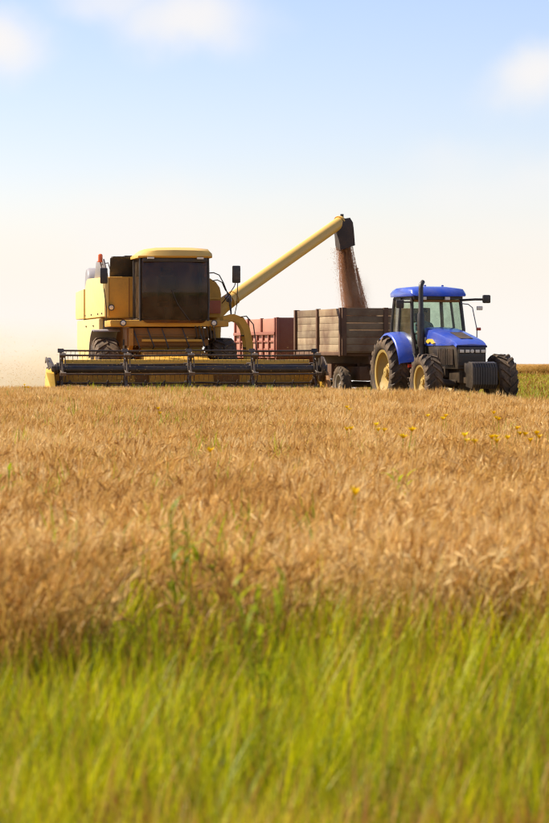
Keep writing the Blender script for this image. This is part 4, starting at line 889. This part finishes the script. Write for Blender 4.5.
def field_points(n_):
    y = RNG.uniform(8.2, 66, int(n_*1.7)); hw = 0.128*y+5.0; k = RNG.random(len(y)) < hw/13.45; y, hw = y[k][:n_], hw[k][:n_]
    return RNG.uniform(-1, 1, len(y))*hw, y
cc, ncl = protos('crop_proto', [crop_clump(i) for i in range(14)])
x, y = field_points(28000)
keep = in_crop(x, y); x, y = x[keep], y[keep]
n_ = len(x); z = terrain(x, y)
tilt = 0.14*snoise(x, y, 0.9, 2.0); tilt2 = 0.10*snoise(x, y, 0.7, 5.0)
rots = np.stack([tilt+RNG.normal(0,0.06,n_), tilt2+RNG.normal(0.03,0.06,n_), RNG.uniform(-0.9,0.9,n_)], 1)
hs = 1.0+0.07*snoise(x, y, 0.8, 0.5)+RNG.normal(0,0.06,n_)
lod = np.clip(snoise(x, y, 0.55, 7.0)-0.35, 0, 1)*1.6; rots[:,1] += lod*0.5; hs -= 0.10*lod   # wind-laid patches
hs = np.where(y > 50, np.minimum(hs, 1.0)*0.93, hs)
s = np.stack([np.full(n_,1.0)+RNG.normal(0,0.05,n_)]*2+[hs], 1)
tag(scatter('grain_crop', cc, np.stack([x,y,z],1), rots, s, RNG.integers(0, ncl, n_)), 'standing ripe golden brown grain crop filling the field', 'crop', kind='stuff')
# small green undergrowth showing through the crop
wc, nw_ = protos('undergrowth_proto', [grass_clump(120+i, ('weedleaf',), 0.26, 7, 0.09, 0.013, 0.0) for i in range(5)])
x, y = field_points(11000); keep = in_crop(x, y) & (snoise(x, y, 0.8, 9.0) + RNG.normal(0, 0.3, len(x)) > 0.42) ; x, y = x[keep], y[keep]; n_ = len(x)
tag(scatter('undergrowth', wc, np.stack([x, y, terrain(x, y)+0.41+RNG.uniform(-0.06,0.05,n_)], 1), np.stack([np.zeros(n_),np.zeros(n_),RNG.uniform(0,6.28,n_)],1), np.stack([RNG.uniform(0.6,1.1,n_)]*3,1), RNG.integers(0,nw_,n_)), 'small scattered green weeds showing between the ripe ears', 'weeds', kind='stuff')
# strip of dry crop on the far rise
y = RNG.uniform(168, 184, 1500); x = RNG.uniform(9, 36, 1500); n_ = 1500
tag(scatter('distant_crop', cc, np.stack([x,y,terrain(x,y)],1), np.stack([np.zeros(n_),np.zeros(n_),RNG.uniform(0,6.28,n_)],1), np.stack([np.full(n_,2.2)]*2+[np.full(n_,0.9)],1), RNG.integers(0,ncl,n_)), 'thin brown strip of crop on the far rise behind the meadow', 'crop', kind='stuff')
# roadside grass in front
gc, ng = protos('grass_proto', [grass_clump(i, ('blade','deadblade'), 0.33, 19, 0.10, 0.0065, 0.0) for i in range(9)] + [grass_clump(40+i, ('deadblade','deadblade'), 0.28, 14, 0.10, 0.006, 0.0) for i in range(4)])
n_ = 18500; y = RNG.uniform(3.6, 13.8, n_); x = RNG.uniform(-1, 1, n_)*(0.128*y+4.6)
den = np.clip((13.5 + 1.8*snoise(x, y, 2.6, 3.0) - y)/3.6, 0, 1); keep = RNG.random(n_) < den**1.2; x, y = x[keep], y[keep]; n_ = len(x)
pd = np.clip(0.05 + 0.22*np.clip(snoise(x, y, 3.4, 6.0), 0, 1) + 0.60*np.clip((7.2-y)/1.5, 0, 1)*(0.5+0.5*np.sign(snoise(x, y, 4.0, 0.3)+0.05)), 0, 1)
idx = np.where(RNG.random(n_) < pd, RNG.integers(9, 13, n_), RNG.integers(0, 9, n_))
brown = np.clip((7.4-y)/1.2, 0, 1)*np.clip(snoise(x, y, 3.0, 0.3)*2.5+0.25*np.sign(x)+0.35, 0, 1)
idx = np.where(RNG.random(n_) < 0.65*brown, RNG.integers(9, 13, n_), idx)
hs = np.where(idx >= 9, 1.12, 1-0.32*brown)*RNG.uniform(0.6, 1.2, n_)*(1.0+0.15*snoise(x, y, 3.1, 8.0))*(1.0 + 0.55*np.clip((y-8.5)/3, 0, 1))*np.where(y < 7, 0.85, 1)
tag(scatter('roadside_grass', gc, np.stack([x,y,terrain(x,y)],1), np.stack([RNG.normal(0,0.08,n_),RNG.normal(0,0.08,n_),RNG.uniform(0,6.28,n_)],1), np.stack([hs]*3,1), idx), 'bright green blurred grass along the near edge of the field', 'grass', kind='stuff')
# mown, weedy ground beside and behind the tractor
mc, nm_ = protos('meadow_proto', [grass_clump(70+i, ('meadow','deadblade'), 0.20, 16, 0.16, 0.010, 0.02) for i in range(6)] + [grass_clump(90+i, ('deadblade','straw'), 0.15, 13, 0.16, 0.008, 0.0) for i in range(3)])
n_ = 19000; y = np.sqrt(RNG.uniform(14**2, 150**2, n_)); x = RNG.uniform(-0.02, 0.135, n_)*y + RNG.uniform(0, 7, n_)*np.clip((60-y)/40, 0, 1)
keep = (y > crop_edge(x)+0.2); x, y = x[keep], y[keep]; n_ = len(x)
pk = np.where(snoise(x, y, 0.9, 4.0)+RNG.normal(0,0.35,n_) > 0.25, RNG.integers(6, 9, n_), RNG.integers(0, 6, n_))
hs = RNG.uniform(0.7, 1.2, n_); wd = 1+ np.clip(y-40, 0, None)/55
tag(scatter('meadow_grass', mc, np.stack([x,y,terrain(x,y)],1), np.stack([np.zeros(n_),np.zeros(n_),RNG.uniform(0,6.28,n_)],1), np.stack([hs*wd,hs*wd,hs],1), pk), 'green and straw coloured meadow beside and behind the tractor', 'grass', kind='stuff')

# yellow wildflowers: each a plant with stem, leaves and flower heads
def flower_meshes(seed):
    rnd = random.Random(seed); st = MB(); heads = []
    for k in range(rnd.choice((1, 2, 2, 3))):
        fl = MB(); heads.append(fl)
        az = rnd.uniform(0, 6.283); d = Vector((math.cos(az), math.sin(az), 0))*rnd.uniform(0.02, 0.07); h = 0.66+rnd.uniform(-0.03, 0.05)
        top = d+Vector((0,0,h)); st.tube([(0,0,0), d*0.4+Vector((0,0,h*0.6)), top], [0.004,0.003,0.002], 4)
        fl.lathe([(-0.008,0.004),(0.0,0.012),(0.008,0.010),(0.012,0.0)], top, 'z', 8)
        for j in range(11):
            a = 2*math.pi*j/11; frond(fl, top+Vector((math.cos(a)*0.008, math.sin(a)*0.008, 0.002)), a, rnd.uniform(0.036,0.046), 0.020, 0.8, rnd.uniform(0.6,1.2), 3)
    for k in range(6):
        frond(st, (0,0,rnd.uniform(0.25,0.5)), rnd.uniform(0,6.283), rnd.uniform(0.06,0.12), 0.016, 1.5, 0.9, 3)
    me1 = bpy.data.meshes.new('stem'); me1.from_pydata(st.v, [], st.f); me1.materials.append(M['weedleaf'])
    hm = []
    for fl in heads:
        me2 = bpy.data.meshes.new('flower_head'); me2.from_pydata(fl.v, [], fl.f); me2.materials.append(M['petal']); hm.append(me2)
    return me1, hm
FM = [flower_meshes(i) for i in range(6)]
FL = [(26,386,'yellow wildflower in the crop left of the harvester header'),
      (162,409,'yellow wildflower in the crop straight below the harvester cab'),
      (214,446,'lone yellow wildflower in mid-field below the far wheel of the harvester'),
      (349,408,'upper yellow wildflower of the pair below the wooden trailer wheel'),
      (349,425,'lower yellow wildflower of the pair below the wooden trailer wheel'),
      (380,425,'yellow wildflower in the crop below the rear tractor wheel'),
      (402,434,'largest clump of yellow wildflowers below the tractor cab'),
      (431,411,'left yellow wildflower of the two close below the tractor front axle'),
      (446,416,'right yellow wildflower of the two close below the tractor front axle'),
      (354,488,'nearest yellow wildflower, alone in the lower middle of the crop'),
      (470,437,'yellow wildflower in the crop well below the front weights'),
      (491,412,'left yellow wildflower of the two just below the right front wheel'),
      (500,414,'right yellow wildflower of the two just below the right front wheel'),
      (495,440,'lower yellow wildflower of the pair well below the right front wheel'),
      (503,434,'upper yellow wildflower of the pair well below the right front wheel'),
      (523,429,'leftmost of three yellow wildflowers in the crop at the right edge'),
      (535,433,'middle one of three yellow wildflowers in the crop at the right edge'),
      (544,431,'rightmost of three yellow wildflowers in the crop at the right edge')]
for i, (fx, fy, lab) in enumerate(FL):
    d = (EYE-0.68)/((fy-HY)/FPX); x = (fx-CX)/FPX*d
    o = thing('yellow_wildflower', (x, d, float(terrain(x, d))), random.uniform(0, 6.28), lab, 'flower', 'yellow wildflowers in the crop')
    a, c = FM[6-1 if fx == 402 else i % 5]; link('stem', a, o)
    for h_ in c: link('flower_head', h_, o)
    if fx == 402: o.scale = (1.4, 1.4, 1.03)
    if fx == 354: o.scale = (0.8, 0.8, 0.98)
# green weeds standing in the crop
def weed_meshes(seed, h):
    rnd = random.Random(seed); st = MB(); lf = MB()
    for k in range(3):
        az = rnd.uniform(0, 6.283); d = Vector((math.cos(az), math.sin(az), 0))*rnd.uniform(0.02, 0.10); top = d+Vector((0,0,h*rnd.uniform(0.85,1.05)))
        st.tube([(0,0,0), d*0.3+Vector((0,0,h*0.5)), top], [0.005,0.004,0.002], 5)
        for j in range(9):
            t = 0.35+0.65*j/8; q = d*t*t+Vector((0,0,top.z*t)); frond(lf, q, rnd.uniform(0,6.283), rnd.uniform(0.08,0.16), rnd.uniform(0.014,0.026), 1.2, rnd.uniform(0.3,1.2), 4)
    a = bpy.data.meshes.new('stem'); a.from_pydata(st.v, [], st.f); a.materials.append(M['weedleaf'])
    c = bpy.data.meshes.new('leaves'); c.from_pydata(lf.v, [], lf.f); c.materials.append(M['weedleaf']); return a, c
WD = [(178,528,0.70,'tall green leafy weed standing out of the crop in the lower left'),
      (192,545,0.64,'lower green leafy weed right beside the tall one in the lower left'),
      (262,580,0.64,'thin green weed at the lower middle, above the grass edge'),
      (9,477,0.64,'small green weed in the crop at the left edge'),
      (404,480,0.64,'small green weed in the right half of the crop'),
      (160,414,0.64,'small green weed in the crop below the harvester cab')]
for i, (fx, fy, h, lab) in enumerate(WD):
    d = (EYE-h)/((fy-HY)/FPX); x = (fx-CX)/FPX*d; a, c = weed_meshes(200+i, h+0.04)
    o = thing('green_weed', (x, d, float(terrain(x, d))), 0.7*i, lab, 'weed', 'green weeds in the crop'); link('stem', a, o); link('leaves', c, o)

# ------------------------------------------------------------------ dust thrown up behind the harvester
dm = bpy.data.materials.new('dust'); dm.use_nodes = True; n, l = dm.node_tree.nodes, dm.node_tree.links; n.clear()
out = n.new('ShaderNodeOutputMaterial'); pv = n.new('ShaderNodeVolumePrincipled'); pv.inputs['Color'].default_value = (0.93, 0.80, 0.60, 1); pv.inputs['Anisotropy'].default_value = 0.3
tcn = n.new('ShaderNodeTexCoord'); ln = n.new('ShaderNodeVectorMath'); ln.operation = 'LENGTH'; l.new(tcn.outputs['Object'], ln.inputs[0])
fall = n.new('ShaderNodeMapRange'); fall.interpolation_type = 'SMOOTHSTEP'
for k, v in (('From Min', 0.15), ('From Max', 1.0), ('To Min', 1.0), ('To Max', 0.0)): fall.inputs[k].default_value = v
l.new(ln.outputs['Value'], fall.inputs[0])
nz = n.new('ShaderNodeTexNoise'); nz.inputs['Scale'].default_value = 2.6; nz.inputs['Detail'].default_value = 4; l.new(tcn.outputs['Object'], nz.inputs['Vector'])
nr_ = n.new('ShaderNodeMapRange'); nr_.inputs['From Min'].default_value = 0.32; nr_.inputs['From Max'].default_value = 0.7; l.new(nz.outputs['Fac'], nr_.inputs[0])
mu = n.new('ShaderNodeMath'); mu.operation = 'MULTIPLY'; l.new(fall.outputs[0], mu.inputs[0]); l.new(nr_.outputs[0], mu.inputs[1])
m2 = n.new('ShaderNodeMath'); m2.operation = 'MULTIPLY'; m2.inputs[1].default_value = 1.3; l.new(mu.outputs[0], m2.inputs[0]); l.new(m2.outputs[0], pv.inputs['Density'])
l.new(pv.outputs[0], out.inputs['Volume'])
M['dust'] = dm
b = MB(); rings = []
for i in range(1, 12):
    a = math.pi*i/12; rings.append([(math.sin(a)*math.cos(2*math.pi*k/24), math.sin(a)*math.sin(2*math.pi*k/24), -math.cos(a)) for k in range(24)])
b.loft(rings); du = b.build('dust_cloud', 'dust', None); du.location = (-7.2, 74.0, 0.1); du.scale = (5.2, 6.0, 2.4)
tag(du, 'pale dust hanging over the crop left of the harvester', 'dust', kind='stuff')

dg = dm.copy(); dg.name = 'grain_dust'; M['grain_dust'] = dg
for q in dg.node_tree.nodes:
    if q.type == 'PRINCIPLED_VOLUME': q.inputs['Color'].default_value = (0.92, 0.78, 0.62, 1)
    if q.type == 'MATH' and not q.inputs[1].is_linked: q.inputs[1].default_value = 1.3
b = MB(); b.loft(rings); gd = b.build('grain_dust', 'grain_dust', None); mid = (top_w*0.35+bot_w*0.65); gd.location = mid; gd.scale = (0.62, 0.55, 1.0); gd.rotation_euler = (0, -0.18, 0)
tag(gd, 'faint brown dust drifting round the falling grain', 'dust', kind='stuff')
nC = 900; cpt = np.stack([RNG.uniform(-3.9, 3.6, nC), RNG.uniform(-4.3, -2.3, nC), 0.5+np.abs(RNG.normal(0, 0.45, nC))], 1)
nD = 900; cpd = np.stack([-3.2-np.abs(RNG.normal(0, 1.3, nD)), RNG.uniform(-3.5, 6.0, nD), 0.45+np.abs(RNG.normal(0, 0.5, nD))], 1)
ch_ = link('flying_chaff', grains('flying_chaff', np.concatenate([cpt, cpd]), 0.011, 'straw'), None, CB_LOC, (0, 0, CB_RZ))
tag(ch_, 'specks of straw and chaff flying round the harvester header', 'chaff', kind='stuff')
